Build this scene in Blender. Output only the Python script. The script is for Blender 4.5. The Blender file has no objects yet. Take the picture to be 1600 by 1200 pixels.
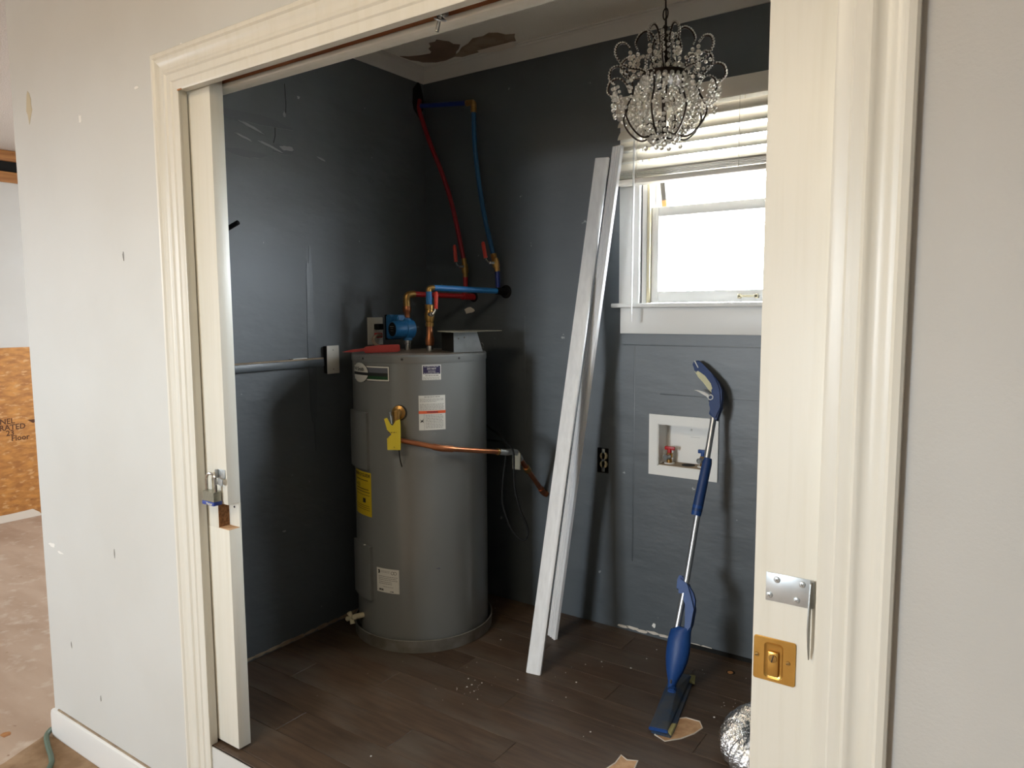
import bpy, bmesh, math, random
from mathutils import Vector, Matrix
random.seed(7)
S = bpy.context.scene
COL = S.collection
PI = math.pi
# ------------------------------------------------------------------ camera
cd = bpy.data.cameras.new('camera'); cam = bpy.data.objects.new('camera', cd); COL.objects.link(cam)
F, YAW, PITCH, ROLL = 1145.08, .6052, .0995, .0057
cd.sensor_width = 36; cd.lens = F/1600*36; cd.clip_start = .02; cd.clip_end = 200
cyw, syw, cp, sp = math.cos(YAW), math.sin(YAW), math.cos(PITCH), math.sin(PITCH)
fwd = Vector((-syw*cp, cyw*cp, -sp)); rt = Vector((cyw, syw, 0)); dn = fwd.cross(rt)
r2 = math.cos(ROLL)*rt+math.sin(ROLL)*dn; d2 = -math.sin(ROLL)*rt+math.cos(ROLL)*dn
cam.matrix_world = Matrix(((r2.x, -d2.x, -fwd.x, 0), (r2.y, -d2.y, -fwd.y, -1.2253), (r2.z, -d2.z, -fwd.z, 1.3254), (0, 0, 0, 1)))
S.camera = cam
# ------------------------------------------------------------------ light and exposure
S.view_settings.view_transform = 'Standard'; S.view_settings.look = 'None'
S.view_settings.exposure = 0; S.view_settings.gamma = 1; S.view_settings.use_curve_mapping = False
W = bpy.data.worlds.new('overcast_sky'); S.world = W; W.use_nodes = True
W.node_tree.nodes['Background'].inputs[0].default_value = (.85, .93, 1, 1)
W.node_tree.nodes['Background'].inputs[1].default_value = 62.0
def area(name, loc, target, sx, sy, energy, col):
    l = bpy.data.lights.new(name, 'AREA'); l.shape = 'RECTANGLE'; l.size = sx; l.size_y = sy; l.energy = energy; l.color = col
    o = bpy.data.objects.new(name, l); COL.objects.link(o); o.location = loc
    o.rotation_euler = (Vector(target)-Vector(loc)).to_track_quat('-Z', 'Z').to_euler(); o['kind'] = 'helper'; return o
area('side_fill_light', (-6.4, -2.2, 1.4), (-3.5, -.9, .2), 1.6, 1.5, 55, (.93, .96, 1))  # unseen fill added to brighten the far left floor and strand board
area('far_room_fill_light', (-4.6, 2.9, 1.4), (-4.8, .6, .3), 1.6, 1.4, 95, (.95, .97, 1))  # added fill for the far room, no window is built behind it
pt = area('window_portal', (-.83, 1.62, 1.71), (-.83, 0, 1.71), .85, .78, 1, (1, 1, 1)); pt.data.cycles.is_portal = True
pt = area('front_window_portal', (-2.25, -5.12, 1.475), (-2.25, 0, 1.475), .95, 1.15, 1, (1, 1, 1)); pt.data.cycles.is_portal = True
area('ceiling_bulb', (-1.2, -1.7, 2.54), (-1.2, -1.5, 0), .7, .7, 29, (1, .84, .60))

# ------------------------------------------------------------------ materials
def lin(r, g, b):
    f = lambda c: (c/255/12.92 if c/255 <= .04045 else ((c/255+.055)/1.055)**2.4)
    return (f(r), f(g), f(b), 1)
def mat(name, col, rough=.5, metal=0, bump=None, col2=None, vs=8, vstretch=(1, 1, 1), vlo=.4, vhi=.65, spec=.5, coat=0, trans=0, rand=0, vdetail=6, bstretch=None, extra=None):
    m = bpy.data.materials.new(name); m.use_nodes = True; nt = m.node_tree; N = nt.nodes; L = nt.links
    b = N['Principled BSDF']; b.inputs['Roughness'].default_value = rough; b.inputs['Metallic'].default_value = metal
    b.inputs['Specular IOR Level'].default_value = spec; b.inputs['Coat Weight'].default_value = coat; b.inputs['Coat Roughness'].default_value = .15 if 'charcoal' not in name else (.60 if 'satin' in name else .44)
    b.inputs['Transmission Weight'].default_value = trans
    b.inputs['Base Color'].default_value = col
    tc = N.new('ShaderNodeTexCoord')
    def noise(scale, stretch, detail=6):
        mp = N.new('ShaderNodeMapping'); mp.inputs['Scale'].default_value = stretch; L.new(tc.outputs['Object'], mp.inputs[0])
        if rand:
            oi = N.new('ShaderNodeObjectInfo'); mul = N.new('ShaderNodeMath'); mul.operation = 'MULTIPLY'; mul.inputs[1].default_value = 37
            L.new(oi.outputs['Random'], mul.inputs[0]); L.new(mul.outputs[0], mp.inputs['Location'])
        n = N.new('ShaderNodeTexNoise'); n.inputs['Scale'].default_value = scale; n.inputs['Detail'].default_value = detail
        L.new(mp.outputs[0], n.inputs['Vector']); return n
    csock = None
    if col2:
        n = noise(vs, vstretch, vdetail); mr = N.new('ShaderNodeMapRange'); mr.inputs[1].default_value = vlo; mr.inputs[2].default_value = vhi
        L.new(n.outputs['Fac'], mr.inputs[0]); mx = N.new('ShaderNodeMix'); mx.data_type = 'RGBA'
        mx.inputs[6].default_value = col; mx.inputs[7].default_value = col2; L.new(mr.outputs[0], mx.inputs[0]); csock = mx.outputs[2]
    for (c3, s3, st3, lo3, hi3) in (extra or []):
        n = noise(s3, st3, 5); mr = N.new('ShaderNodeMapRange'); mr.inputs[1].default_value = lo3; mr.inputs[2].default_value = hi3
        L.new(n.outputs['Fac'], mr.inputs[0]); mx = N.new('ShaderNodeMix'); mx.data_type = 'RGBA'
        if csock: L.new(csock, mx.inputs[6])
        else: mx.inputs[6].default_value = col
        mx.inputs[7].default_value = c3; L.new(mr.outputs[0], mx.inputs[0]); csock = mx.outputs[2]
    if rand:
        oi = N.new('ShaderNodeObjectInfo'); mr = N.new('ShaderNodeMapRange'); mr.inputs[3].default_value = 1-rand; mr.inputs[4].default_value = 1+rand
        L.new(oi.outputs['Random'], mr.inputs[0]); hs = N.new('ShaderNodeHueSaturation'); L.new(mr.outputs[0], hs.inputs['Value'])
        if csock: L.new(csock, hs.inputs['Color'])
        else: hs.inputs['Color'].default_value = col
        csock = hs.outputs[0]
    if csock: L.new(csock, b.inputs['Base Color'])
    if bump:
        prev = None
        for (bs, bst, bd) in (bump if isinstance(bump, list) else [bump]):
            n = noise(bs, bstretch or (1, 1, 1), 4); bn = N.new('ShaderNodeBump'); bn.inputs['Strength'].default_value = bst; bn.inputs['Distance'].default_value = bd
            L.new(n.outputs['Fac'], bn.inputs['Height'])
            if prev: L.new(prev, bn.inputs['Normal'])
            prev = bn.outputs[0]
        L.new(prev, b.inputs['Normal'])
    return m
M = {}
M['wall'] = mat('pale_wall_paint', (.625, .63, .605, 1), .55, bump=[(220, .12, .002), (30, .08, .004)], col2=(.60, .60, .57, 1), vs=2.2)
M['trim'] = mat('cream_trim_paint', (.73, .71, .635, 1), .33, bump=[(25, .12, .002)], bstretch=(6, 6, .25), col2=(.69, .665, .575, 1), vs=7, vstretch=(6, 6, .35), vlo=.45, vhi=.75)
M['door'] = mat('cream_door_paint', (.74, .72, .64, 1), .4, bump=[(45, .18, .0015)], bstretch=(9, 9, .2), col2=(.70, .675, .585, 1), vs=10, vstretch=(6, 6, .3), vlo=.45, vhi=.75)
M['dark'] = mat('charcoal_paint', (.062, .075, .084, 1), .48, bump=[(5, .3, .02), (22, .2, .005)], bstretch=(.7, .7, 1.7), col2=(.053, .065, .073, 1), vs=4, spec=.6, coat=.8,
                extra=[((.30, .31, .31, 1), 23, (1, 1, 1), .735, .75)])
M['satin'] = mat('satin_charcoal_paint', (.062, .075, .084, 1), .64, bump=[(4, .45, .03), (22, .2, .005)], bstretch=(.7, .7, 1.7), col2=(.053, .065, .073, 1), vs=4, spec=.9, coat=1,
                extra=[((.30, .31, .31, 1), 23, (1, 1, 1), .735, .75)])
M['ceil'] = mat('textured_ceiling', (.86, .83, .74, 1), .8, bump=[(160, .7, .004)])
M['crown'] = mat('crown_paint', (.66, .64, .59, 1), .5)
M['popcorn'] = mat('popcorn_ceiling', (.74, .68, .62, 1), .9, bump=[(130, 1, .01)], col2=(.66, .60, .54, 1), vs=120)
M['plank'] = mat('brown_vinyl_plank', (.090, .054, .031, 1), .5, bump=[(60, .15, .001)], bstretch=(.3, 5, 1), col2=(.050, .031, .019, 1), vs=9, vstretch=(.8, 7, 1), vlo=.35, vhi=.7, rand=.16,
                 extra=[((.115, .092, .07, 1), 5, (.7, 1.6, 1), .48, .85), ((.30, .27, .24, 1), 55, (1, 1, 1), .74, .8)])
M['floorbase'] = mat('plank_seam', (.018, .013, .01, 1), .8)
M['subfloor'] = mat('dusty_subfloor', (.44, .33, .245, 1), .85, bump=[(40, .3, .003)], col2=(.36, .255, .18, 1), vs=2.5, vstretch=(.6, 2.2, 1), vdetail=9,
                    extra=[((.50, .41, .33, 1), 14, (1, 1, 1), .55, .75), ((.22, .12, .07, 1), 20, (1, 1, 1), .70, .78)])
M['underlay'] = mat('brown_underlay', (.24, .145, .075, 1), .9, bump=[(60, .3, .003)], col2=(.34, .225, .13, 1), vs=14)
M['rawwood'] = mat('raw_orange_wood', (.44, .205, .065, 1), .7, col2=(.30, .12, .035, 1), vs=8, vstretch=(6, .5, 6))
M['trackwood'] = mat('brown_track_wood', (.30, .105, .035, 1), .6, col2=(.22, .07, .025, 1), vs=8, vstretch=(.5, 6, 6))
M['osb'] = mat('osb_board', (.62, .29, .075, 1), .65, bump=[(40, .3, .003)], bstretch=(1, .5, 1), col2=(.40, .17, .05, 1), vs=22, vstretch=(1, .5, 1.4), vlo=.35, vhi=.65,
               extra=[((.66, .38, .16, 1), 17, (1, .9, 2.2), .56, .66), ((.22, .09, .03, 1), 30, (1, .5, 2), .68, .76)])
M['core'] = mat('particle_core', (.32, .155, .06, 1), .9, bump=[(160, .8, .004)], col2=(.17, .075, .028, 1), vs=120)
M['rawlight'] = mat('raw_pale_wood', (.58, .36, .2, 1), .8, col2=(.45, .26, .13, 1), vs=40)
M['tank'] = mat('grey_tank_enamel', (.165, .17, .165, 1), .3, spec=.55, bump=[(3, .12, .01)], coat=.35)
M['tanklid'] = mat('dusty_tank_lid', (.25, .21, .17, 1), .6, col2=(.17, .14, .11, 1), vs=30)
M['galv'] = mat('galvanised_steel', (.42, .43, .42, 1), .42, metal=.85, col2=(.32, .33, .32, 1), vs=25, bump=[(40, .1, .002)])
M['pan'] = mat('stained_galvanised_pan', (.30, .29, .26, 1), .5, metal=.6, col2=(.20, .18, .15, 1), vs=12)
M['zinc'] = mat('zinc_plate', (.62, .66, .68, 1), .35, metal=.75, col2=(.54, .58, .60, 1), vs=30)
M['chrome'] = mat('chrome', (.65, .64, .62, 1), .2, metal=1)
M['alu'] = mat('brushed_aluminium', (.55, .56, .57, 1), .33, metal=.9)
M['foil'] = mat('foil', (.82, .82, .82, 1), .24, metal=1, bump=[(90, .8, .008), (25, .55, .012)])
M['copper'] = mat('copper_pipe', (.46, .175, .075, 1), .35, metal=.85, col2=(.30, .105, .05, 1), vs=18)
M['brass'] = mat('aged_brass', (.46, .275, .085, 1), .36, metal=.9, col2=(.34, .19, .06, 1), vs=30)
M['brasspull'] = mat('polished_brass', (.70, .43, .12, 1), .28, metal=.92, col2=(.60, .35, .09, 1), vs=16)
M['bronze'] = mat('dark_bronze', (.035, .022, .015, 1), .45, metal=.6)
M['red'] = mat('red_tubing', (.42, .012, .014, 1), .4)
M['redh'] = mat('red_lever_grip', (.60, .05, .03, 1), .45)
M['blue_shade'] = mat('shaded_blue_tubing', (.008, .075, .185, 1), .45)  # blue tubing again, with the shade of the corner put into its colour
M['red_shade'] = mat('shaded_red_tubing', (.22, .006, .01, 1), .45)  # red tubing darkened in its colour to stand for the dim corner
M['redtool'] = mat('dark_red_plastic', (.30, .018, .012, 1), .5)
M['scrape'] = mat('scraped_paint_glint', (.26, .27, .27, 1), .4)  # real scrapes, their bright glint put into the pale grey
M['wallr'] = mat('grey_dimmed_wall_paint', (.565, .555, .525, 1), .55, bump=[(150, .22, .003), (30, .08, .004)], col2=(.53, .52, .49, 1), vs=2.2)  # greyer tone, partly standing in for weaker light on the right wall
M['blue'] = mat('blue_tubing', (.02, .17, .46, 1), .4)
M['bluedk'] = mat('deep_blue_tubing', (.010, .028, .19, 1), .4)
M['pump'] = mat('blue_pump_paint', (.014, .13, .32, 1), .42, bump=[(60, .1, .002)])
M['mopblue'] = mat('navy_plastic', (.008, .035, .13, 1), .5)
M['mopblue2'] = mat('bright_blue_plastic', (.012, .058, .22, 1), .45, spec=.4)
M['mopdusty'] = mat('dusty_navy_plastic', (.018, .045, .10, 1), .5, col2=(.06, .065, .07, 1), vs=14)
M['pad'] = mat('yellow_green_pad', (.36, .33, .14, 1), .9, bump=[(200, .5, .003)])
M['gripyel'] = mat('pale_yellow_grip', (.55, .52, .33, 1), .6)
M['palegrey'] = mat('pale_grey_plastic', (.58, .57, .54, 1), .45)
M['black'] = mat('black_rubber', (.006, .006, .006, 1), .6, spec=.2)
M['hole'] = mat('dark_cavity', (.004, .004, .003, 1), .9)
M['white'] = mat('white_paint', (.76, .755, .73, 1), .4, bump=[(30, .08, .002)])
M['casing'] = mat('white_casing_board', (.80, .80, .80, 1), .45, col2=(.73, .73, .73, 1), vs=8, vstretch=(8, 8, .4))
M['boardend'] = mat('raw_board_end', (.62, .46, .28, 1), .8)
M['plasticbox'] = mat('white_plastic_box', (.78, .77, .73, 1), .45)
M['blind'] = mat('ivory_blind', (.74, .70, .62, 1), .4)
M['plate'] = mat('aged_ivory_plate', (.60, .57, .50, 1), .45)
M['ivory'] = mat('ivory_plastic', (.60, .52, .32, 1), .45)
M['label'] = mat('white_label', (.62, .61, .56, 1), .5)
M['ink'] = mat('black_ink', (.015, .015, .015, 1), .6)
M['inkgrey'] = mat('grey_ink', (.27, .26, .24, 1), .6)
M['inkpurple'] = mat('purple_ink', (.02, .014, .055, 1), .5)
M['inkred'] = mat('orange_red_ink', (.66, .10, .03, 1), .5)
M['inkgreen'] = mat('green_ink', (.008, .05, .012, 1), .5)
M['slate'] = mat('slate_ink', (.10, .105, .125, 1), .5)
M['yellow'] = mat('yellow_label', (.56, .40, .012, 1), .5)
M['tag'] = mat('yellow_tag', (.72, .58, .03, 1), .5)
M['brownink'] = mat('brown_stamp', (.10, .035, .012, 1), .7)
M['tape'] = mat('grey_green_tape', (.25, .235, .18, 1), .8, bump=[(60, .4, .004)])
M['cream'] = mat('cream_plastic', (.56, .50, .34, 1), .6)
M['tan'] = mat('tan_bare_board', (.38, .30, .21, 1), .85, col2=(.27, .2, .14, 1), vs=15)
M['peel'] = mat('brown_bare_ceiling', (.235, .16, .11, 1), .9, col2=(.19, .125, .085, 1), vs=9)
M['peel2'] = mat('stained_bare_ceiling', (.32, .245, .165, 1), .9, col2=(.20, .125, .07, 1), vs=14)
M['paper'] = mat('torn_paper_edge', (.66, .60, .52, 1), .9)
M['chip'] = mat('white_chip', (.85, .84, .80, 1), .7)
M['residue'] = mat('tape_residue', (.55, .48, .33, 1), .7)
M['bluebump'] = mat('blue_bumper', (.03, .06, .30, 1), .4)
M['lock'] = mat('laminated_steel', (.42, .42, .35, 1), .35, metal=.8)
M['green'] = mat('green_hose', (.10, .15, .11, 1), .55)
M['stick'] = mat('dark_stick', (.04, .035, .03, 1), .7)
M['rug'] = mat('rough_plaster', (.6, .58, .55, 1), .9)
# clear glass panes: mostly see-through with a fresnel sheen
def glassmat():
    m = bpy.data.materials.new('window_glass'); m.use_nodes = True; N = m.node_tree.nodes; L = m.node_tree.links
    N.remove(N['Principled BSDF']); t = N.new('ShaderNodeBsdfTransparent'); g = N.new('ShaderNodeBsdfGlossy'); g.inputs['Roughness'].default_value = .03
    lw = N.new('ShaderNodeLayerWeight'); pw = N.new('ShaderNodeMath'); pw.operation = 'POWER'; pw.inputs[1].default_value = 5; L.new(lw.outputs['Facing'], pw.inputs[0])
    fr = N.new('ShaderNodeMath'); fr.operation = 'MULTIPLY_ADD'; fr.inputs[1].default_value = .9; fr.inputs[2].default_value = .04; L.new(pw.outputs[0], fr.inputs[0]); mx = N.new('ShaderNodeMixShader')
    L.new(fr.outputs[0], mx.inputs[0]); L.new(t.outputs[0], mx.inputs[1]); L.new(g.outputs[0], mx.inputs[2]); L.new(mx.outputs[0], N['Material Output'].inputs[0]); return m
M['glass'] = glassmat()
M['crystal'] = mat('clear_crystal_bead', (.97, .92, .82, 1), .06, trans=.5, spec=.8)

# ------------------------------------------------------------------ mesh helpers
OFF = {}
def finish(bm, mname, smooth=35):
    me = bpy.data.meshes.new('mesh'); bmesh.ops.recalc_face_normals(bm, faces=bm.faces); bm.to_mesh(me); bm.free()
    for p in me.polygons: p.use_smooth = True
    me.set_sharp_from_angle(angle=math.radians(smooth)); me.materials.append(M[mname]); return me
def obj(name, bm, mname, parent=None, **props):
    off = OFF.get(parent.name, Vector((0, 0, 0))) if parent else Vector((0, 0, 0))
    if not parent:                                   # a thing that is one mesh: origin at its base centre
        xs = [v.co for v in bm.verts]
        off = Vector(((min(v.x for v in xs)+max(v.x for v in xs))/2, (min(v.y for v in xs)+max(v.y for v in xs))/2, min(v.z for v in xs)))
        if props.get('kind') == 'structure': off = Vector((0, 0, 0))
    for v in bm.verts: v.co -= off
    o = bpy.data.objects.new(name, finish(bm, mname)); COL.objects.link(o)
    if parent: o.parent = parent
    else: o.location = off
    OFF[o.name] = off
    for k, v in props.items(): o[k] = v
    return o
def inst(name, me, loc, parent, rot=(0, 0, 0), scale=(1, 1, 1), **props):
    o = bpy.data.objects.new(name, me); COL.objects.link(o); o.parent = parent
    o.location = Vector(loc)-OFF.get(parent.name, Vector((0, 0, 0))); o.rotation_euler = rot; o.scale = scale
    for k, v in props.items(): o[k] = v
    return o
def thing(name, label, cat, loc, group=None):
    o = bpy.data.objects.new(name, None); COL.objects.link(o); o.location = loc; o.empty_display_size = .05
    o['label'] = label; o['category'] = cat
    if group: o['group'] = group
    OFF[o.name] = Vector(loc); return o
def struct(name, bm, mname, parent=None, **p):
    if parent is None: p['kind'] = 'structure'
    return obj(name, bm, mname, parent, **p)
def sempty(name):
    o = bpy.data.objects.new(name, None); COL.objects.link(o); o['kind'] = 'structure'; OFF[o.name] = Vector((0, 0, 0)); return o
def new(): return bmesh.new()
def box(bm, x0, x1, y0, y1, z0, z1, bev=0, seg=2):
    ret = bmesh.ops.create_cube(bm, size=1); vs = ret['verts']
    for v in vs: v.co = Vector(((x0+x1)/2+v.co.x*(x1-x0), (y0+y1)/2+v.co.y*(y1-y0), (z0+z1)/2+v.co.z*(z1-z0)))
    if bev: bmesh.ops.bevel(bm, geom=list({e for v in vs for e in v.link_edges}), offset=bev, segments=seg, affect='EDGES', profile=.5)
    return bm
def B(*a, **k): return box(new(), *a, **k)
def obox(bm, c, ax, ay, az, sx, sy, sz, bev=0):          # oriented box
    ax, ay, az = Vector(ax).normalized(), Vector(ay).normalized(), Vector(az).normalized()
    vs = bmesh.ops.create_cube(bm, size=1)['verts']
    if bev:
        for v in vs: v.co = Vector((v.co.x*sx, v.co.y*sy, v.co.z*sz))
        r = bmesh.ops.bevel(bm, geom=list({e for v in vs for e in v.link_edges}), offset=bev, segments=2, affect='EDGES')
        vs = list({v for f in r['faces'] for v in f.verts} | {v for v in vs if v.is_valid})
        for v in vs: v.co = Vector(c)+ax*v.co.x+ay*v.co.y+az*v.co.z
    else:
        for v in vs: v.co = Vector(c)+ax*v.co.x*sx+ay*v.co.y*sy+az*v.co.z*sz
    return bm
def smooth_path(pts, n=6):
    P = [Vector(p) for p in pts]; out = []
    for i in range(len(P)-1):
        p0, p1, p2, p3 = P[max(i-1, 0)], P[i], P[i+1], P[min(i+2, len(P)-1)]
        for k in range(n):
            t = k/n; out.append(.5*((2*p1)+(p2-p0)*t+(2*p0-5*p1+4*p2-p3)*t*t+(3*p1-p0-3*p2+p3)*t**3))
    out.append(P[-1]); return out
def tube(bm, pts, r, seg=10, cap=True, closed=False):    # r: number or list per point
    P = [Vector(p) for p in pts]; n = len(P); R = r if isinstance(r, (list, tuple)) else [r]*n
    rings = []; up = None
    for i in range(n):
        if closed: t = P[(i+1) % n]-P[i-1]
        else: t = P[min(i+1, n-1)]-P[max(i-1, 0)]
        if t.length < 1e-9: t = Vector((0, 0, 1))
        t.normalize()
        if up is None: up = t.orthogonal().normalized()
        up = up-t*up.dot(t)
        if up.length < 1e-6: up = t.orthogonal()
        up.normalize(); b = t.cross(up)
        rings.append([bm.verts.new(P[i]+(up*math.cos(2*PI*k/seg)+b*math.sin(2*PI*k/seg))*R[i]) for k in range(seg)])
    for i in range(n if closed else n-1):
        a, c = rings[i], rings[(i+1) % n]
        for k in range(seg): bm.faces.new((a[k], a[(k+1) % seg], c[(k+1) % seg], c[k]))
    if cap and not closed:
        bm.faces.new(rings[0][::-1]); bm.faces.new(rings[-1])
    return bm
def T(pts, r, **k): return tube(new(), pts, r, **k)
def lathe(bm, prof, base, axis=(0, 0, 1), seg=24):        # prof: (radius, height) pairs
    a = Vector(axis).normalized(); u = a.orthogonal().normalized(); v = a.cross(u); base = Vector(base); rings = []
    for r, h in prof:
        if r < 1e-6: rings.append([bm.verts.new(base+a*h)])
        else: rings.append([bm.verts.new(base+a*h+(u*math.cos(2*PI*k/seg)+v*math.sin(2*PI*k/seg))*r) for k in range(seg)])
    for p, q in zip(rings, rings[1:]):
        for k in range(seg):
            k2 = (k+1) % seg
            if len(p) == 1 and len(q) == 1: break
            if len(p) == 1: bm.faces.new((p[0], q[k2], q[k]))
            elif len(q) == 1: bm.faces.new((p[k], p[k2], q[0]))
            else: bm.faces.new((p[k], p[k2], q[k2], q[k]))
    if len(rings[0]) > 1: bm.faces.new(rings[0][::-1])
    if len(rings[-1]) > 1: bm.faces.new(rings[-1])
    return bm
def LA(prof, base, axis=(0, 0, 1), seg=24): return lathe(new(), prof, base, axis, seg)
def prism(bm, pts, fn, d0, d1, bev=0, seg=2):                    # 2D outline mapped by fn(u, v, depth), given real thickness
    a = [bm.verts.new(fn(u, v, d0)) for u, v in pts]; b = [bm.verts.new(fn(u, v, d1)) for u, v in pts]; n = len(pts)
    f1 = bm.faces.new(a); f2 = bm.faces.new(b[::-1]); es = []
    for i in range(n): bm.faces.new((a[i], b[i], b[(i+1) % n], a[(i+1) % n]))
    if bev:
        es = list(f1.edges)+list(f2.edges); bmesh.ops.bevel(bm, geom=es, offset=bev, segments=seg, affect='EDGES', clamp_overlap=True)
    return bm
def PR(*a, **k): return prism(new(), *a, **k)
def ragged(cx, cy, rx, ry, n=14, j=.3, rnd=random):
    return [(cx+rx*math.cos(2*PI*i/n)*(1-j+2*j*rnd.random()), cy+ry*math.sin(2*PI*i/n)*(1-j+2*j*rnd.random())) for i in range(n)]
def text_bm(body, size, fn, depth=.0004, align='CENTER'):
    c = bpy.data.curves.new('t', 'FONT'); c.body = body; c.size = size; c.align_x = align; c.align_y = 'CENTER'; c.resolution_u = 2; c.offset = size*.022
    o = bpy.data.objects.new('t', c); COL.objects.link(o); me = bpy.data.meshes.new_from_object(o.evaluated_get(bpy.context.evaluated_depsgraph_get()))
    bpy.data.objects.remove(o); bpy.data.curves.remove(c)
    bm = new(); bm.from_mesh(me); bpy.data.meshes.remove(me)
    for v in bm.verts: v.co = fn(v.co.x, v.co.y, depth)
    return bm
XY = lambda z: (lambda u, v, d: Vector((u, v, z+d)))
# ------------------------------------------------------------------ key sizes
XL, YB, XR = -2.349, 1.457, .65          # laundry left wall, back wall, right wall
ZC, ZF, ZO = 2.44, 0.0, -.322            # laundry ceiling, laundry floor, outer floor
XE = -3.035                              # free end of the front wall
JL, JR = -1.979, -.246                   # opening between the jambs
HD = 1.949                               # head of opening
ZT = 2.592                               # outer ceiling

# ================================================================== SETTING
w = new()                                # two skins with a hollow pocket between them
for y0, y1 in ((0, .019),):
    box(w, XE, JL-.021, y0, y1, ZO, ZT); box(w, JL-.021, JR+.021, y0, y1, HD+.021+(.05 if y0 == 0 else 0)*0, ZT)
box(w, XE, XE+.03, .019, .119, ZO, ZT); box(w, JL-.02, JR+.02, .0, .132, ZO, -.004)
wi = new(); box(wi, XE+.03, JL-.021, .119, .132, ZO, ZT); box(wi, JR+.021, 2.6, .119, .132, ZO, ZT); box(wi, JL-.021, JR+.021, .119, .132, HD+.021, ZT)
struct('wall_laundry_front', wi, 'dark')
wall_front = struct('wall_front', w, 'wall')
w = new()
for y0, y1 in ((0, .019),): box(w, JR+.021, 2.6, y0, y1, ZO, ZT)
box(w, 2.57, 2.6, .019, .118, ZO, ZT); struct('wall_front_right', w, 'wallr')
for i, (x, z, rx, rz, m, s) in enumerate([(-2.906, 2.053, .022, .05, 'residue', .35), (-2.202, 1.993, .012, .004, 'chip', .2), (-2.55, 1.955, .01, .014, 'chip', .5), (-1.96, 2.065, .01, .006, 'chip', .3),
        (-2.96, .455, .025, .008, 'chip', .4), (-2.90, .437, .02, .005, 'chip', .4), (-2.33, 1.503, .004, .018, 'inkgrey', .5), (-2.5, .51, .003, .014, 'inkgrey', .3), (-2.86, .09, .003, .012, 'inkgrey', .3), (-2.66, -.06, .003, .012, 'inkgrey', .3),
        (.11, 1.36, .004, .004, 'residue', .2), (.083, 1.345, .003, .005, 'residue', .2)]):
    obj('paint_chip', PR(ragged(x, z, rx, rz, 11, s), lambda u, v, d: Vector((u, -d, v)), .0002, .0009), m, wall_front)
struct('wall_left', box(box(new(), XL-.10, XL, .132, YB+.14, ZO, ZT), XL-.1, XL-.001, .132, .14, 0, 2.5), 'satin')
wl = bpy.data.objects['wall_left']
# window hole in the back wall
WX0, WX1, WZ0, WZ1 = -1.232, -.43, 1.34, 2.075
# washer box hole
HX0, HX1, HZ0, HZ1 = -1.156, -.944, .71, .882
OX0, OX1, OZ0, OZ1 = -1.424, -1.372, .652, .757
bm = new()
def wall_with_holes(bm, x0, x1, z0, z1, y0, y1, holes):
    xs = sorted({x0, x1, *[h[0] for h in holes], *[h[1] for h in holes]}); zs = sorted({z0, z1, *[h[2] for h in holes], *[h[3] for h in holes]})
    for i in range(len(xs)-1):
        for k in range(len(zs)-1):
            cx, cz = (xs[i]+xs[i+1])/2, (zs[k]+zs[k+1])/2
            if not any(h[0] < cx < h[1] and h[2] < cz < h[3] for h in holes): box(bm, xs[i], xs[i+1], y0, y1, zs[k], zs[k+1])
wall_with_holes(bm, XL-.1, XR+.1, ZO, ZT, YB, YB+.14, [(WX0, WX1, WZ0, WZ1), (HX0, HX1, HZ0, HZ1), (OX0, OX1, OZ0, OZ1)])
bmesh.ops.remove_doubles(bm, verts=bm.verts, dist=1e-5)
seen = {}
for f in list(bm.faces):                 # drop the faces between abutting blocks
    k = frozenset(v.index for v in f.verts)
bm.verts.index_update()
for f in list(bm.faces):
    k = frozenset(v.index for v in f.verts); seen.setdefault(k, []).append(f)
bmesh.ops.delete(bm, geom=[f for v in seen.values() if len(v) > 1 for f in v], context='FACES_ONLY')
wb = struct('wall_back', bm, 'dark')
struct('wall_right', B(XR, XR+.1, .132, YB, ZO, ZT), 'dark')
# raised paint seams in the charcoal wall
def ridge(x0, x1, z0, z1, h): return B(x0, x1, YB-h, YB+.001, z0, z1, bev=h*.45)
for a in [(-1.31, -.6, 1.186, 1.190, .0016), (-1.15, -.6, .995, .999, .0008), (-1.262, -1.257, .3, 1.185, .0009), (-1.79, -1.784, .7, 1.3, .0012)]:
    obj('paint_seam', ridge(*a), 'dark', wb)
for (y, z, ry, rz) in [(.52, 2.03, .16, .018), (.47, 1.9, .10, .012), (.64, 1.94, .05, .02), (.75, 1.2, .02, .4)]:
    obj('paint_seam', PR(ragged(y, z, ry, rz, 18, .25), lambda u, v, d: Vector((XL+d, u, v)), -.001, .0018), 'dark', wl)
for (y, z, ry, rz) in [(.50, 2.0, .055, .005), (.585, 1.965, .05, .004), (.66, 1.95, .03, .010), (.47, 1.95, .03, .004), (.655, 2.075, .006, .010), (.83, 2.02, .02, .003)]:
    obj('paint_scrape', PR(ragged(y, z, ry, rz, 16, .35), lambda u, v, d: Vector((XL+d, u, v-.25*(u-.5)*(rz < .008))), .0, .0022), 'scrape', wl)
for (y, z, l, t) in [(.66, 2.13, .06, 0), (.60, 2.0, .04, .5)]:
    obj('paint_crack', T([(XL, y+t*l*.5*0, z-l), (XL, y+.004+t*.01, z-l*.3), (XL, y+t*.02, z+l)], .0014, seg=5), 'hole', wl)
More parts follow.
